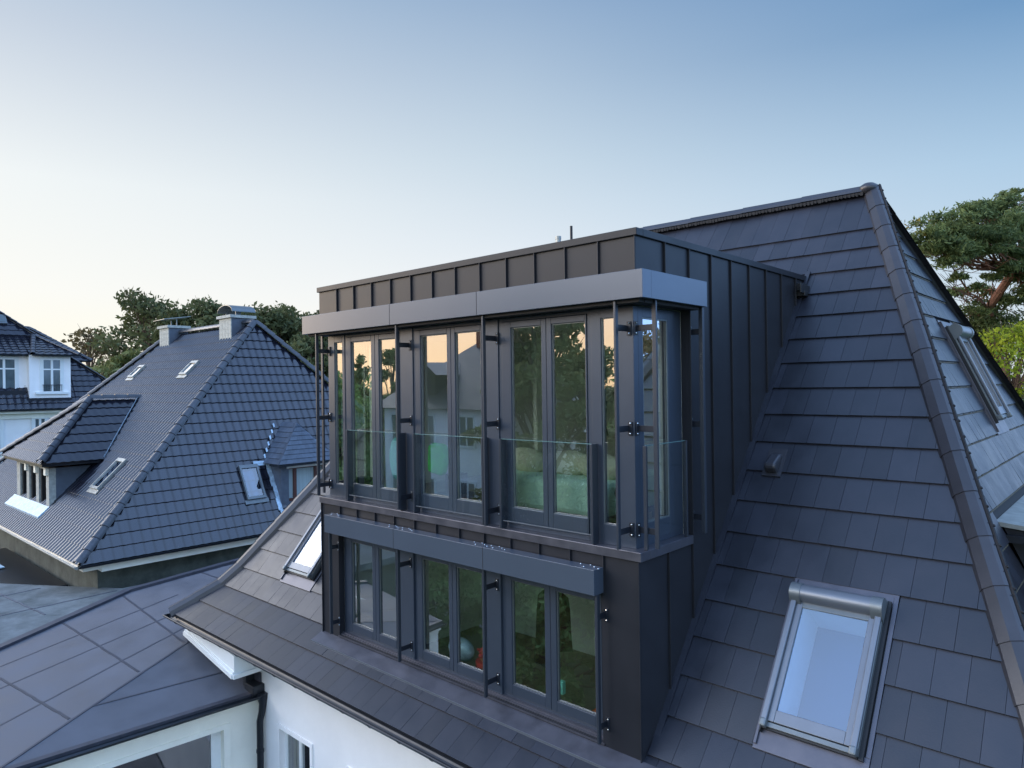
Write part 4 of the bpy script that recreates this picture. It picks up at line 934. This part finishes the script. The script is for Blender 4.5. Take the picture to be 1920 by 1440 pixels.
mb = MB(); mb.prism([(xa-.4, .06, -.62), (xb+.45, .06, -.62), (xb+.45, 1.9, -.62), (xa-.4, 1.9, -.62)], (0, 0, .09)); mb.build('eaves', M['gutter'], dmo)
ez, eyf, exr, exl = -.50, .02, -22.38, -27.6; xm = (exr+exl)/2+.0; aY, aZ = 2.2, 1.48
pf, pr_, pl_ = MB(), MB(), MB(); n_ = 7
for i in range(n_):
    a, b = i/n_, (i+1)/n_; za, zb2 = ez+(aZ-ez)*a, ez+(aZ-ez)*b
    L = lambda p, q_, t: p+(q_-p)*t
    pan_tiles(pf, (0, L(eyf, aY, a), za), (0, L(eyf, aY, b), zb2), (1, 0, 0), [(L(exl, xm, a), L(exr, xm, a), L(exl, xm, b), L(exr, xm, b))], tw=.215)
    ya, yb = fz(za)+.02, fz(zb2)+.02
    pan_tiles(pr_, (L(exr, xm, a), 0, za), (L(exr, xm, b), 0, zb2), (0, 1, 0), [(L(eyf, aY, a), ya, L(eyf, aY, b), yb)], tw=.27, amp=.016)
    pan_tiles(pl_, (L(exl, xm, a), 0, za), (L(exl, xm, b), 0, zb2), (0, 1, 0), [(L(eyf, aY, a), ya, L(eyf, aY, b), yb)], tw=.27, amp=.016)
pf.v += []; dr = npart(pf, 'dormer_roof', M['pan'], merge=True, smooth=38); pr_.build('side_slope', M['pan'], dr, merge=True, smooth=38); pl_.build('side_slope', M['pan'], dr, merge=True, smooth=38)
mb = MB(); ridge_caps(mb, (exr, eyf, ez+.05), (xm, aY, aZ+.05), w=.13, h=.13, L=.4, side=(1, 1, 0), facets='round'); ridge_caps(mb, (exl, eyf, ez+.05), (xm, aY, aZ+.05), w=.13, h=.13, L=.4, side=(1, -1, 0), facets='round')
ridge_caps(mb, (xm, aY, aZ+.05), (xm, fz(aZ)+.1, aZ+.05), w=.13, h=.13, L=.4, side=(1, 0, 0), facets='round'); mb.build('hip_cap', M['pancap'], dr, merge=True, smooth=40)
mb = MB(); mb.prism([(exr+.0, fz(ez)-.05, ez+.05), (exr-.25, fz(ez)+.02, ez+.05), (xm-.1, fz(aZ)+.0, aZ+.05), (xm+.15, fz(aZ)-.08, aZ+.05)], (0, -.01, .03)); mb.build('valley_lead', M['lead'], dr)
# slate dormer on the side slope
y0, y1, xf = 5.62, 7.5, -17.42; ze2 = -.70; za2 = .62; ym = (y0+y1)/2
mb = MB(); mb.box(xf-.12, xf, y0, y0+.28, -2.15, ze2); mb.box(xf-.12, xf, y1-.28, y1, -2.15, ze2); mb.box(xf-.12, xf, y0+.28, y1-.28, -2.35, -1.98); sd2 = npart(mb, 'slate_dormer', M['slate'])
xs_ = lambda z: CX-(z-CZ)*kx
mb = MB(); mb.prism([(xf-.12, y0, -2.1), (xs_(ze2), y0, ze2), (xf-.12, y0, ze2)], (0, .06, 0)); mb.prism([(xf-.12, y1-.06, -2.1), (xs_(ze2), y1-.06, ze2), (xf-.12, y1-.06, ze2)], (0, .06, 0)); mb.build('cheek', M['slate'], sd2)
mb = MB(); mb.box(xf-.10, xf-.04, y0+.28, y1-.28, -.90, -.78); [mb.box(xf-.10, xf-.04, a, a+.11, -1.98, -.90) for a in (6.1, 6.9)]; mb.box(xf-.10, xf-.04, y0+.28, y1-.28, -1.98, -1.88)
w = mb.build('window_frame', M['brown'], sd2); mb = MB(); mb.box(xf-.13, xf-.105, y0+.28, y1-.28, -1.9, -.9); mb.build('window_backing', M['window_backing'], sd2)
mb = MB(); mb.box(xf-.02, xf+.05, y0+.2, y1-.1, -.86, -.78); mb.build('blind_box', M['whitep'], sd2)
mb = MB(); O = Vector((xf+.22, 0, ze2))
A0, A1, AP, BK = Vector((xf+.22, y0-.2, ze2)), Vector((xf+.22, y1+.2, ze2)), Vector((-18.0, ym, za2)), Vector((xs_(za2)-.1, ym, za2))
B0, B1 = Vector((xs_(ze2)-.05, y0-.2, ze2)), Vector((xs_(ze2)-.05, y1+.2, ze2))
def scales(mb, A, B, C, D_, rows, cols):      # slates laid over a quad A-B (bottom) C-D (top)
    n = (B-A).cross((D_-A) if (D_-A).length > .01 else (C-A)).normalized()
    for r in range(rows):
        for c in range(cols):
            f = lambda u, v: A.lerp(B, u).lerp(D_.lerp(C, u), v)
            of = (.5 if r % 2 else 0); u0, u1 = max(0, (c-of)/cols), min(1, (c+1-of)/cols)
            if u1-u0 < .01: continue
            v0, v1 = r/rows, min(1, (r+1.15)/rows)
            mb.poly([f(u0, v0)+n*.03, f(u1, v0)+n*.022, f(u1, v1)+n*.003, f(u0, v1)+n*.003], rnd.random())
            mb.poly([f(u0, v0)+n*.03, f(u1, v0)+n*.022, f(u1, v0)-n*.01, f(u0, v0)-n*.01], 0)
scales(mb, A0, A1, AP, AP, 9, 9); scales(mb, B0, A0, AP, BK, 8, 5); scales(mb, A1, B1, BK, AP, 8, 5); mb.poly([A0, A1, AP]); mb.poly([B0, A0, AP, BK]); mb.poly([A1, B1, BK, AP]); mb.poly([A0, B0, B1, A1])
mb.build('slate_roof', M['slate'], sd2)
mb = MB(); mb.box(xf-.4, xf+.26, y0-.2, y1+.2, ze2-.07, ze2-.01); mb.build('eaves', M['gutter'], sd2)
mb = MB()
for i in range(8):
    z = -2.2+i*.19; mb.obox((xs_(z)+.04, y0-.13+rnd.uniform(-.02, .02), z), (.05, 0, 0), (0, .14, 0), (-kx*.19, 0, .2))
mb.obox((xs_(-2.4)+.05, y0-.1, -2.42), (.03, 0, 0), (0, .5, -.04), (-.1, 0, .22)); mb.obox((xs_(-.7)+.05, y0-.55, -.75), (.03, 0, 0), (0, .5, -.02), (-.06, 0, .14))
mb.build('lead_flashing', M['lead'], sd2)
for i in range(6): mb = MB(); z = -.55+i*.20; mb.obox((xs_(z)+.05, y0-.12+i*.13, z), (.02, 0, 0), (0, .05, .03), (-kx*.12, 0, .12)); mb.build('slate_clip', M['lead'], sd2)

# ================================================================== FAR WHITE HOUSE
fh = thing('white_house', 'large white house with dark tiled roofs and white framed windows at the left edge', 'house', (-48, 3, -8.2)); FW = wloc(fh)
def fp(mb, name, m, parent=None, **kw): return mb.build(name, m, parent or fh, matrix=FW if parent is None else None, **kw)
# main roof: +x slope from eave z=.85 (x=-43.3) to ridge; hip on the +y side
FE, FX, FYR, FZR = .84, -43.2, 10.6, 8.6
mr_, ml_ = MB(), MB(); n_ = 24; hx = 5.2
for i in range(n_):
    a, b = i/n_, (i+1)/n_; z0, z1 = FE+(FZR-FE)*a, FE+(FZR-FE)*b; x0, x1 = FX-hx*a, FX-hx*b; ya, yb = FYR-9.4*a, FYR-9.4*b
    pan_tiles(mr_, (x0, 0, z0), (x1, 0, z1), (0, 1, 0), [(-2+3.2*a, ya, -2+3.2*b, yb)], tw=.36, sub=4, amp=.03, lift=.05)
    pan_tiles(ml_, (0, ya, z0), (0, yb, z1), (1, 0, 0), [(FX-14, x0, FX-14, x1)], tw=.36, sub=4, amp=.03)
mo = fp(mr_, 'front_roof_slope', M['pan'], merge=True, smooth=38); fp(ml_, 'side_roof_slope', M['pan'], merge=True, smooth=38)
mb = MB(); ridge_caps(mb, (FX, FYR, FE+.05), (FX-hx, FYR-9.4, FZR+.05), w=.16, h=.13, side=(1, .55, 0), facets='round'); fp(mb, 'hip_cap', M['pancap'])
mb = MB(); mb.box(FX-14, FX-.5, -1.6, 9.9, -8.2, .70); fp(mb, 'wall', M['white']); mb = MB(); mb.box(FX-.6, FX-.05, -1.8, 10.3, .60, .78); mb.box(FX-.5, FX-.38, -1.6, 9.9, .30, .60); fp(mb, 'cornice', M['cream'])
mb = MB(); gutter(mb, (FX, -2, .82), (FX, 10.6, .82), (1, 0, 0), r=.09); fp(mb, 'eaves_gutter', M['gutter'])
def fwin(y0, y1, z0, z1, x, bars=True, sill=True):
    mb = MB(); mb.box(x-.02, x+.03, y0-.12, y0, z0, z1+.12); mb.box(x-.02, x+.03, y1, y1+.12, z0, z1+.12); mb.box(x-.02, x+.03, y0, y1, z1, z1+.12)
    if sill: mb.box(x-.02, x+.12, y0-.35, y1+.35, z0-.16, z0-.04)
    w = fp(mb, 'window', M['whitep']); mb = MB(); ym = (y0+y1)/2; zm = z0+(z1-z0)*.68
    for a in ((y0, y0+.07), (ym-.06, ym+.06), (y1-.07, y1)): mb.box(x+.005, x+.04, *a, z0, z1)
    if bars: mb.box(x+.006, x+.039, y0+.07, ym-.06, zm-.04, zm+.04); mb.box(x+.006, x+.039, ym+.06, y1-.07, zm-.04, zm+.04)
    mb.box(x+.006, x+.039, y0+.07, y1-.07, z1-.06, z1); mb.build('window_frame', M['whitep'], w)
    mb = MB(); mb.box(x+.001, x+.004, y0+.07, y1-.07, z0, z1-.06); mb.build('pane', M['farpane'], w)
M['farpane'] = mat('far_window_pane', (.10, .13, .14), .08, 0, .8, noise=.3, nscale=1.5)
UX = -43.5
mb = MB(); mb.box(UX-4, UX, 4.52, 6.60, 1.46, 3.95); mb.box(UX-4, UX-.5, -1, 4.52, 1.9, 3.95); fp(mb, 'upper_wall', M['white'])
mb = MB(); mb.box(UX-4, UX+.05, 4.4, 6.65, 1.30, 1.46); mb.box(UX-4, UX-.2, -1, 4.4, 1.6, 1.9); fp(mb, 'upper_wall_base', M['clad'])
fwin(5.15, 6.12, 1.83, 3.72, UX); fwin(2.85, 4.0, 1.9, 3.74, UX-.5)
mb = MB(); [mb.box(UX+.05, UX+.07, 5.2+k*.13, 5.215+k*.13, 1.85, 2.2) for k in range(8)]; mb.box(UX+.045, UX+.075, 5.15, 6.15, 2.2, 2.225); fp(mb, 'window_railing', M['gutter'])
fwin(4.75, 5.35, -1.5, .30, FX-.45, True, False); fwin(2.4, 3.2, -1.5, .30, FX-.45, True)
mb = MB(); mb.box(FX-.5, FX-.40, -1.6, 9.9, -1.86, -1.74); fp(mb, 'string_course', M['cream'])
# hipped roof over the upper block
ur, ul, uf = MB(), MB(), MB()
for i in range(8):
    a, b = i/8, (i+1)/8; z0, z1 = 3.97+1.25*a, 3.97+1.25*b
    pan_tiles(ur, (UX+.35-2.6*a, 0, z0), (UX+.35-2.6*b, 0, z1), (0, 1, 0), [(4.62+.65*a, 6.95-1.7*a, 4.62+.65*b, 6.95-1.7*b)], tw=.36, sub=4, amp=.03)
    pan_tiles(ul, (0, 6.95-1.7*a, z0), (0, 6.95-1.7*b, z1), (1, 0, 0), [(UX-3.5, UX+.35-2.6*a, UX-3.5, UX+.35-2.6*b)], tw=.36, sub=4, amp=.03)
    pan_tiles(uf, (UX-.15-2.2*a, 0, z0), (UX-.15-2.2*b, 0, z1), (0, 1, 0), [(-1.3, 4.62+.65*a, -1.3, 4.62+.65*b)], tw=.36, sub=4, amp=.03)
uo = fp(ur, 'upper_roof', M['pan'], merge=True, smooth=38); ul.build('side_slope', M['pan'], uo); uf.build('front_slope', M['pan'], uo)
mb = MB(); ridge_caps(mb, (UX+.35, 6.95, 4.0), (UX-2.25, 5.27, 5.27), w=.13, h=.1, facets='round'); ridge_caps(mb, (UX+.35, 4.62, 4.0), (UX-2.25, 5.27, 5.27), w=.13, h=.1, facets='round'); mb.build('hip_cap', M['pancap'], uo)
mb = MB(); gutter(mb, (UX+.33, 4.6, 3.95), (UX+.33, 6.95, 3.95), (1, 0, 0), r=.08); gutter(mb, (UX-.17, -1.3, 3.95), (UX-.17, 4.6, 3.95), (1, 0, 0), r=.08); mb.build('gutter', M['gutter'], uo)
# top slope with its small roof window (continues above the upper block)
tp = MB()
for i in range(12):
    a, b = i/12, (i+1)/12; z0, z1 = 5.2+3.6*a, 5.2+3.6*b
    pan_tiles(tp, (UX-2.2-3.3*a, 0, z0), (UX-2.2-3.3*b, 0, z1), (0, 1, 0), [(-1+2.1*a, 5.27-4.0*a, -1+2.1*b, 5.27-4.0*b)], tw=.36, sub=4, amp=.03)
to = fp(tp, 'top_roof_slope', M['pan'], merge=True, smooth=38)
mb = MB(); ridge_caps(mb, (UX-2.2, 5.27, 5.25), (UX-5.5, 1.27, 8.85), w=.16, h=.12, facets='round', side=(1, .4, 0)); mb.build('hip_cap', M['pancap'], to)
mb = MB(); U, V = Vector((0, 1, 0)), Vector((-3.3, 0, 3.6)).normalized(); O = Vector((UX-2.75, 3.45, 5.86)); mb.obox(O, U*.62, V*.75, Vector((.07, 0, .06))); wo = fp(mb, 'roof_window', M['alu_d']); mb = MB(); mb.obox(O+U*.08+V*.1+Vector((.07, 0, .06)), U*.46, V*.5, Vector((.01, 0, .01))); mb.build('pane', M['farpane'], wo)
# rear wing
RX = -51.5
mb = MB(); mb.box(RX-6, RX, 4, 9.42, -2, 3.95); fp(mb, 'rear_wing_wall', M['white'])
wr = MB(); wl2 = MB()
for i in range(10):
    a, b = i/10, (i+1)/10; z0, z1 = 3.95+2.35*a, 3.95+2.35*b
    pan_tiles(wr, (RX+.4-3.2*a, 0, z0), (RX+.4-3.2*b, 0, z1), (0, 1, 0), [(-2, 9.95-2.95*a, -2, 9.95-2.95*b)], tw=.4, sub=4, amp=.03)
    pan_tiles(wl2, (0, 9.95-2.95*a, z0), (0, 9.95-2.95*b, z1), (1, 0, 0), [(RX-6, RX+.4-3.2*a, RX-6, RX+.4-3.2*b)], tw=.4, sub=4, amp=.03)
wo = fp(wr, 'rear_wing_roof', M['pan'], merge=True, smooth=38); wl2.build('side_slope', M['pan'], wo)
mb = MB(); ridge_caps(mb, (RX+.4, 9.95, 3.98), (RX-2.8, 7.0, 6.33), w=.14, h=.1, facets='round'); ridge_caps(mb, (RX-2.8, -2, 6.33), (RX-2.8, 7.0, 6.33), w=.14, h=.1, side=(1, 0, 0), facets='round'); mb.build('hip_cap', M['pancap'], wo)
mb = MB(); gutter(mb, (RX+.4, -2, 3.93), (RX+.4, 9.95, 3.93), (1, 0, 0), r=.09); mb.build('gutter', M['gutter'], wo)

# ================================================================== TREES
rs = np.random.RandomState(5)
def leaf_mesh(name, P, size, material, parent=None, flat=0., dirs=None, jit=.4, matrix=None, thin=.45, var=None):
    """P (n,3) leaf centres -> small bent diamond faces"""
    n = len(P); sz = size*(1+jit*(rs.rand(n)*2-1))
    a = rs.randn(n, 3); a[:, 2] *= (1-flat*.7)
    if dirs is not None: a = dirs+a*.35
    a /= np.linalg.norm(a, axis=1)[:, None]; b = rs.randn(n, 3); b -= a*(a*b).sum(1)[:, None]; b /= np.linalg.norm(b, axis=1)[:, None]
    a *= sz[:, None]; b *= (sz*thin)[:, None]
    V = np.stack([P-a, P+b, P+a, P-b], 1).reshape(-1, 3)
    me = bpy.data.meshes.new(name); me.vertices.add(4*n); me.vertices.foreach_set('co', V.astype(np.float32).ravel())
    me.loops.add(4*n); me.loops.foreach_set('vertex_index', np.arange(4*n, dtype=np.int32)); me.polygons.add(n)
    me.polygons.foreach_set('loop_start', np.arange(0, 4*n, 4, dtype=np.int32)); me.update(calc_edges=True)
    me.materials.append(material); at = me.attributes.new('var', 'FLOAT', 'FACE')
    at.data.foreach_set('value', (np.clip(var if var is not None else rs.rand(n), 0, 1)).astype(np.float32))
    o = bpy.data.objects.new(name, me); COL.objects.link(o)
    if parent: o.parent = parent; o.matrix_local = matrix if matrix is not None else wloc(parent)
    return o
def clumps_points(clumps, per, shell=.55):
    out = []; var = []
    for (x, y, z, rx, ry, rz_) in clumps:
        k = max(4, int(per*rx*ry**.5*rz_**.5)); d = rs.randn(k, 3); d /= np.linalg.norm(d, axis=1)[:, None]
        r = (shell+(1-shell)*rs.rand(k))**1.0*(.75+.5*rs.rand(k)); p = d*r[:, None]*np.array([rx, ry, rz_])+np.array([x, y, z])
        out.append(p); var.append(np.clip(rs.rand()*.5+rs.rand(k)*.5, 0, 1))
    return np.concatenate(out), np.concatenate(var)
def tree(name, label, cat, base, H, R, leaf, leafsize, n_clump=40, per=60, group='trees behind the houses', crown=.3, bark='bark', shape=1.0, sparse=0., off=(0, 0)):
    t = thing(name, label, cat, base, group); bx, by, bz = base
    cl = []; tb = MB(); top = Vector((bx+off[0], by+off[1], bz+H*.93))
    mid = Vector((bx+off[0]*.4+rnd.uniform(-.3, .3), by+off[1]*.4+rnd.uniform(-.3, .3), bz+H*.5))
    tb.tube([(bx, by, bz-.2), (bx, by, bz+H*.2), mid, top], [H*.026, H*.02, H*.014, H*.003], 7)
    for i in range(n_clump):
        f = crown+(1-crown)*((i+.5)/n_clump)**.9; w = math.sin(math.pi*min(1, (f-crown)/(1-crown)*.80+.16))**.7*shape
        a = rnd.uniform(0, 6.283); r = R*w*math.sqrt(rnd.uniform(.12, 1)); z = bz+H*(f-.06)
        c = Vector((bx+off[0]*f+r*math.cos(a), by+off[1]*f+r*math.sin(a), z)); cr_ = R*rnd.uniform(.17, .34)
        cl.append((c.x, c.y, c.z, cr_, cr_, cr_*.62))
        s0 = Vector((bx, by, bz)).lerp(top, max(.25, f-.22)); tb.tube([s0, s0.lerp(c, .5)+Vector((0, 0, .05*H*rnd.uniform(-.3, .5))), c], [H*.006, H*.004, H*.0012], 5, cap=False)
        for k_ in range(3):
            e2 = c+Vector((rnd.uniform(-1, 1), rnd.uniform(-1, 1), rnd.uniform(-.4, .8)))*cr_; tb.tube([s0.lerp(c, .7), e2], [H*.002, H*.0006], 4, cap=False)
    tb.build('trunk', M[bark], t, matrix=wloc(t)); P, v = clumps_points(cl, per/(R*.25)**2)
    leaf_mesh('crown', P, leafsize, M[leaf], t, var=v); return t
G0 = -8.2
TREES = [  # x, y, top z, radius, kind, label
 (-74, 16.5, 8.2, 4.6, 'leaf_rust', .22, 34, 34, 'thin autumn tree with see-through crown, leftmost behind the pantiled house'),
 (-67, 19.6, 11.3, 4.6, 'leaf_dark', .22, 44, 60, 'tallest tree with domed crown, well left of the left chimney'),
 (-60, 22, 9.9, 4.2, 'leaf_dark', .22, 50, 85, 'dark rounded tree directly above the left chimney'),
 (-58, 27, 9.6, 4.2, 'leaf_dark', .22, 46, 80, 'dark tree with uneven top between the two chimneys'),
 (-61, 31.5, 10.2, 4.0, 'leaf_dark', .22, 46, 80, 'dark tree whose crown shows between the chimneys, farther back'),
 (-54, 31.0, 9.6, 4.0, 'leaf_dark', .22, 46, 85, 'dark dense tree just right of the right chimney'),
 (-55, 35.5, 10.9, 3.8, 'leaf_dark', .22, 44, 80, 'dark pine-like tree near the box dormer visor'),
 (-50, 35.5, 9.8, 4.0, 'leaf_dark', .22, 46, 90, 'dark tree partly hidden by the left visor end'),
 (-63, 27.0, 10.0, 3.6, 'leaf_dark', .22, 40, 80, 'dark broad tree whose top shows just left of the right chimney'),
 (-70, 13.5, 4.6, 3.0, 'leaf_olive', .2, 34, 70, 'low olive tree in front of the thin autumn tree'),
 (-57, 15.0, 5.2, 3.6, 'leaf_olive', .2, 40, 80, 'round olive-green tree behind the left end of the pantiled roof'),
 (-52, 19.5, 6.0, 3.8, 'leaf_olive', .2, 40, 85, 'olive-green tree behind the pantiled ridge'),
 (-48, 25.5, 6.3, 4.0, 'leaf_dark', .2, 46, 100, 'dark low tree behind the right slope of the pantiled roof'),
 (-45, 31.0, 6.0, 4.2, 'leaf_dark', .2, 46, 100, 'dark low tree just left of the upper visor end'),
 (-76, 10.0, 7.6, 3.0, 'leaf_olive', .2, 34, 60, 'small olive tree peeking over the rear wing roof'),
]
for x, y, zt_, R, leafk, ls, nc_, per, lab in TREES:
    tree('tree', lab, 'tree', (x, y, G0), (zt_-G0)/.98, R*(1.28 if leafk == 'leaf_dark' else 1.15), leafk, .26, int(nc_*1.3), per*2.6, group='trees behind the pantiled house', crown=.28 if R > 3.2 else .4)

# big pine behind the side slope at the right
pt = thing('pine_tree', 'large spreading pine with bare lower limbs and reddish bent trunk at the right edge', 'tree', (.3, 27.5, G0), None)
tb = MB(); trunk = [Vector(p) for p in ((.3, 27.5, G0), (.1, 27.6, -2), (-.5, 27.4, 2.0), (-.9, 27.2, 4.6), (-.1, 26.9, 5.8), (.35, 26.6, 7.0), (1.1, 26.4, 8.2))]
tb.tube(trunk, [.34, .30, .22, .18, .16, .12, .05], 9)
pads = []   # (x,y,z,rx,ry,rz)
def P_(px_, py_, dep):       # helper used once to turn measured directions into real positions (metres)
    c = Vector(((px_-960)/1310.875, -(py_-720)/1310.875, -1)); return cam.matrix_world @ (c*dep)
spec = [(1740, 450, 23.5, 1.0), (1775, 425, 24, 1.1), (1810, 402, 24.5, 1.0), (1840, 385, 25, .8), (1870, 395, 25.5, .7), (1890, 375, 26, .45), (1905, 360, 26, .25), (1760, 465, 23.5, .9), (1800, 455, 24.5, 1.3), (1845, 440, 25, 1.4), (1890, 425, 26, 1.4), (1920, 430, 26.5, 1.3), (1905, 460, 26, 1.2), (1870, 470, 25, 1.2),
        (1830, 470, 24.5, 1.0), (1930, 480, 26, 1.0), (1780, 492, 23.5, .6), (1900, 500, 26, .9), (1935, 520, 27, 1.2), (1900, 560, 28, 1.3), (1860, 590, 28.5, 1.4), (1820, 580, 28, 1.0), (1910, 610, 28, 1.5), (1795, 548, 27.5, .5), (1850, 545, 28, .5), (1790, 470, 24, 1.1), (1765, 440, 24, .8), (1825, 430, 25, 1.2), (1870, 440, 25.5, 1.2), (1905, 400, 26, .9), (1915, 500, 26.5, 1.1), (1880, 620, 28, 1.3), (1840, 620, 28.5, 1.2), (1800, 520, 24, .35), (1830, 535, 25, .35), (1862, 520, 25.5, .4)]
pcl = []
for px_, py_, dep, r in spec:
    c = P_(px_, py_, dep)
    for j in range(9):
        pcl.append((c.x+rnd.gauss(0, .42)*r, c.y+rnd.gauss(0, .5)*r, c.z+rnd.gauss(0, .17)*r, .46*r**.7, .46*r**.7, .20*r**.7))
    s0 = min(trunk[3:], key=lambda q_: (q_-c).length+abs(q_.z-c.z+1)*1.0); m_ = s0.lerp(c, .55)+Vector((0, 0, -.25))
    tb.tube([s0, s0.lerp(m_, .5)+Vector((0, 0, .15)), m_, c], [.10*min(1, r), .07*min(1, r), .045*min(1, r), .012], 5, cap=False)
    for j in range(7):
        e2 = c+Vector((rnd.gauss(0, .6)*max(r, .7), rnd.gauss(0, .5)*max(r, .7), rnd.uniform(-.55, .2)*max(r, .7))); tb.tube([m_.lerp(c, rnd.random()), (m_+e2)/2+Vector((0, 0, rnd.uniform(-.2, .1))), e2], [.02, .013, .005], 4, cap=False)
tb.build('trunk', M['barkp'], pt, matrix=wloc(pt))
P, v = clumps_points(pcl, 1050, .2)
nn_ = (rs.rand(len(P)) < .22) & (P[:, 2] > 6.6) & (P[:, 0] < -1.5)
leaf_mesh('crown', P[~nn_], .085, M['needle'], pt, var=v[~nn_], thin=.3); leaf_mesh('yellow_shoots', P[nn_], .085, M['needle_y'], pt, thin=.3)['kind'] = 'stuff'
tree('maple_tree', 'yellow-green broadleaf tree in autumn colour under the pine at the right edge', 'tree', (.3, 22.5, G0), 12.4, 3.0, 'leaf_yel', .075, 60, 330, group=None, crown=.35)
tree('tree', 'dark broadleaf tree behind the yellow-green one at the right edge', 'tree', (-1.6, 31, G0), 12.8, 3.2, 'leaf_olive', .09, 56, 230, group=None, crown=.3)
tree('tree', 'deep green tree filling the gap between pine and side slope', 'tree', (-2.8, 27, G0), 13.5, 3.6, 'leaf_dark', .09, 56, 230, group=None, crown=.3)

# ------------------------------------------------------------------ surroundings on the camera's side of the house (seen mirrored in the panes)
mh = thing('white_house', 'white house with dark hipped roof and chimney, mirrored in the middle upper glass doors', 'house', (-21.5, -17, G0)); MW = wloc(mh)
mb = MB(); x0, x1, y0, y1 = -23.0, -16.2, -21.5, -13.9; mb.box(x0, x1, y0, y1, G0, .9); mh_w = mb.build('wall', M['white'], mh, matrix=MW)
mb = MB(); e0 = [Vector(p) for p in ((x0-.5, y0-.5, .85), (x1+.5, y0-.5, .85), (x1+.5, y1+.5, .85), (x0-.5, y1+.5, .85))]; r0, r1 = Vector((x0+2.4, -17.7, 3.9)), Vector((x1-2.4, -17.7, 3.9))
mb.poly([e0[3], e0[0], r0][::-1]); mb.poly([e0[0], e0[1], r1, r0]); mb.poly([e0[1], e0[2], r1]); mb.poly([e0[2], e0[3], r0, r1]); mb.poly(e0[::-1]); mr0 = mb.build('roof', M['tile'], mh, matrix=MW)
mb = MB(); mb.box(-20.3, -19.6, -18, -17.4, 3.3, 4.6); mb.build('chimney', M['brick'], mr0)
for (wx, wz) in ((-22.0, -.1), (-19.9, -.1), (-17.4, -.1), (-22.0, -2.9), (-19.9, -2.9), (-17.4, -2.9)):
    mb = MB(); frame_rect(mb, wx-.5, wx+.5, wz-.7, wz+.7, y1+.005, y1+.06, .09, .09, .09, .09); mb.box(wx-.04, wx+.04, y1+.005, y1+.055, wz-.6, wz+.6); w = mb.build('window', M['whitep'], mh, matrix=MW)
    mb = MB(); mb.box(wx-.42, wx+.42, y1+.002, y1+.02, wz-.62, wz+.62); mb.build('pane', M['farpane'], w)
mb = MB(); mb.box(-20.9, -19.7, -15.4, -14.2, 1.3, 2.3); mb.prism([(-21.2, -14.0, 2.3), (-19.4, -14.0, 2.3), (-20.3, -14.0, 2.9)], (0, -3, 0)); mb.build('roof_dormer', M['tile'], mh, matrix=MW)
m2 = thing('garden_house', 'house with steep dark gable roof, mirrored in the right upper glass doors', 'house', (-5.6, -19, G0)); MW = wloc(m2)
mb = MB(); mb.box(-10.5, -1.5, -23, -16.5, G0, -.6); mb.build('wall', M['cream'], m2, matrix=MW)
mb = MB(); mb.prism([(-10.8, -16.1, -.9), (-10.8, -23.4, -.9), (-10.8, -19.7, 3.6)], (9.6, 0, 0)); mb.build('roof', M['tile'], m2, matrix=MW)
RT = [((-14.3, -15.3), 6.8, 2.9, 'leaf_olive', .12, 60, 130, 'big leafy tree beside the garden, mirrored in the right upper glass doors'),
      ((-13.4, -17.5), 3.6, 2.3, 'leaf_olive', .10, 46, 120, 'olive tree in front of the big leafy tree on the garden side'),
      ((-38, -23), 4.6, 1.6, 'leaf_olive', .14, 26, 60, 'small slender conifer on the far garden side'),
      ((-31, -20.8), 4.7, 1.5, 'leaf_olive', .14, 34, 60, 'medium dark tree left of the mirrored white house'),
      ((-30, -11), 2.9, 3.6, 'leaf_green', .12, 44, 120, 'green garden tree in front of the pantiled house'),
      ((-35, -18), 3.0, 4.2, 'leaf_green', .14, 50, 110, 'wide green tree at the far end of the garden'),
      ((-42, -24), 3.2, 4.5, 'leaf_green', .16, 50, 90, 'broad green tree in the farthest row of the garden'),
      ((-14.5, -9.2), -2.8, 2.0, 'leaf_green', .09, 40, 150, 'low green garden tree near the felt roof'),
      ((-9.0, -9.5), -2.8, 2.0, 'leaf_green', .09, 40, 160, 'low bushy garden tree below the white wall'),
      ((-4.5, -10), -3.4, 1.9, 'leaf_olive', .09, 40, 160, 'low olive garden tree below the camera'),
      ((.5, -10.5), -3.4, 1.9, 'leaf_green', .09, 40, 160, 'low garden tree right of the terrace'),
      ((11.5, 20), 4.6, 2.6, 'leaf_rust', .12, 40, 60, 'thin brown tree right of the pine, outside the right slope'),
      ((14, 12), 2.4, 3.2, 'leaf_dark', .14, 44, 90, 'dark tree far right of the white house')]
for (x, y), zt_, R, lk, ls, nc_, per, lab in RT:
    tree('tree', lab, 'tree', (x, y, G0), (zt_-G0)/.98, R*1.1, lk, ls*1.15, int(nc_*1.25), per*2.2, group='garden trees on the camera side', crown=.25)
hd = []
for i in range(70):
    x = -66+i*1.15; hd.append((x, -31+rnd.uniform(-3, 2)+(.35*(x+28) if x < -28 else 0)*-1, -3.4+rnd.uniform(-1.5, 2.4), 3.4, 3.4, 3.8))
P, v = clumps_points(hd, 38, .6); tag(leaf_mesh('far_woodland', P, .34, M['leaf_green'], None, var=v), 'mass of green woodland behind the gardens, mirrored low in the panes', 'woodland', kind='stuff')
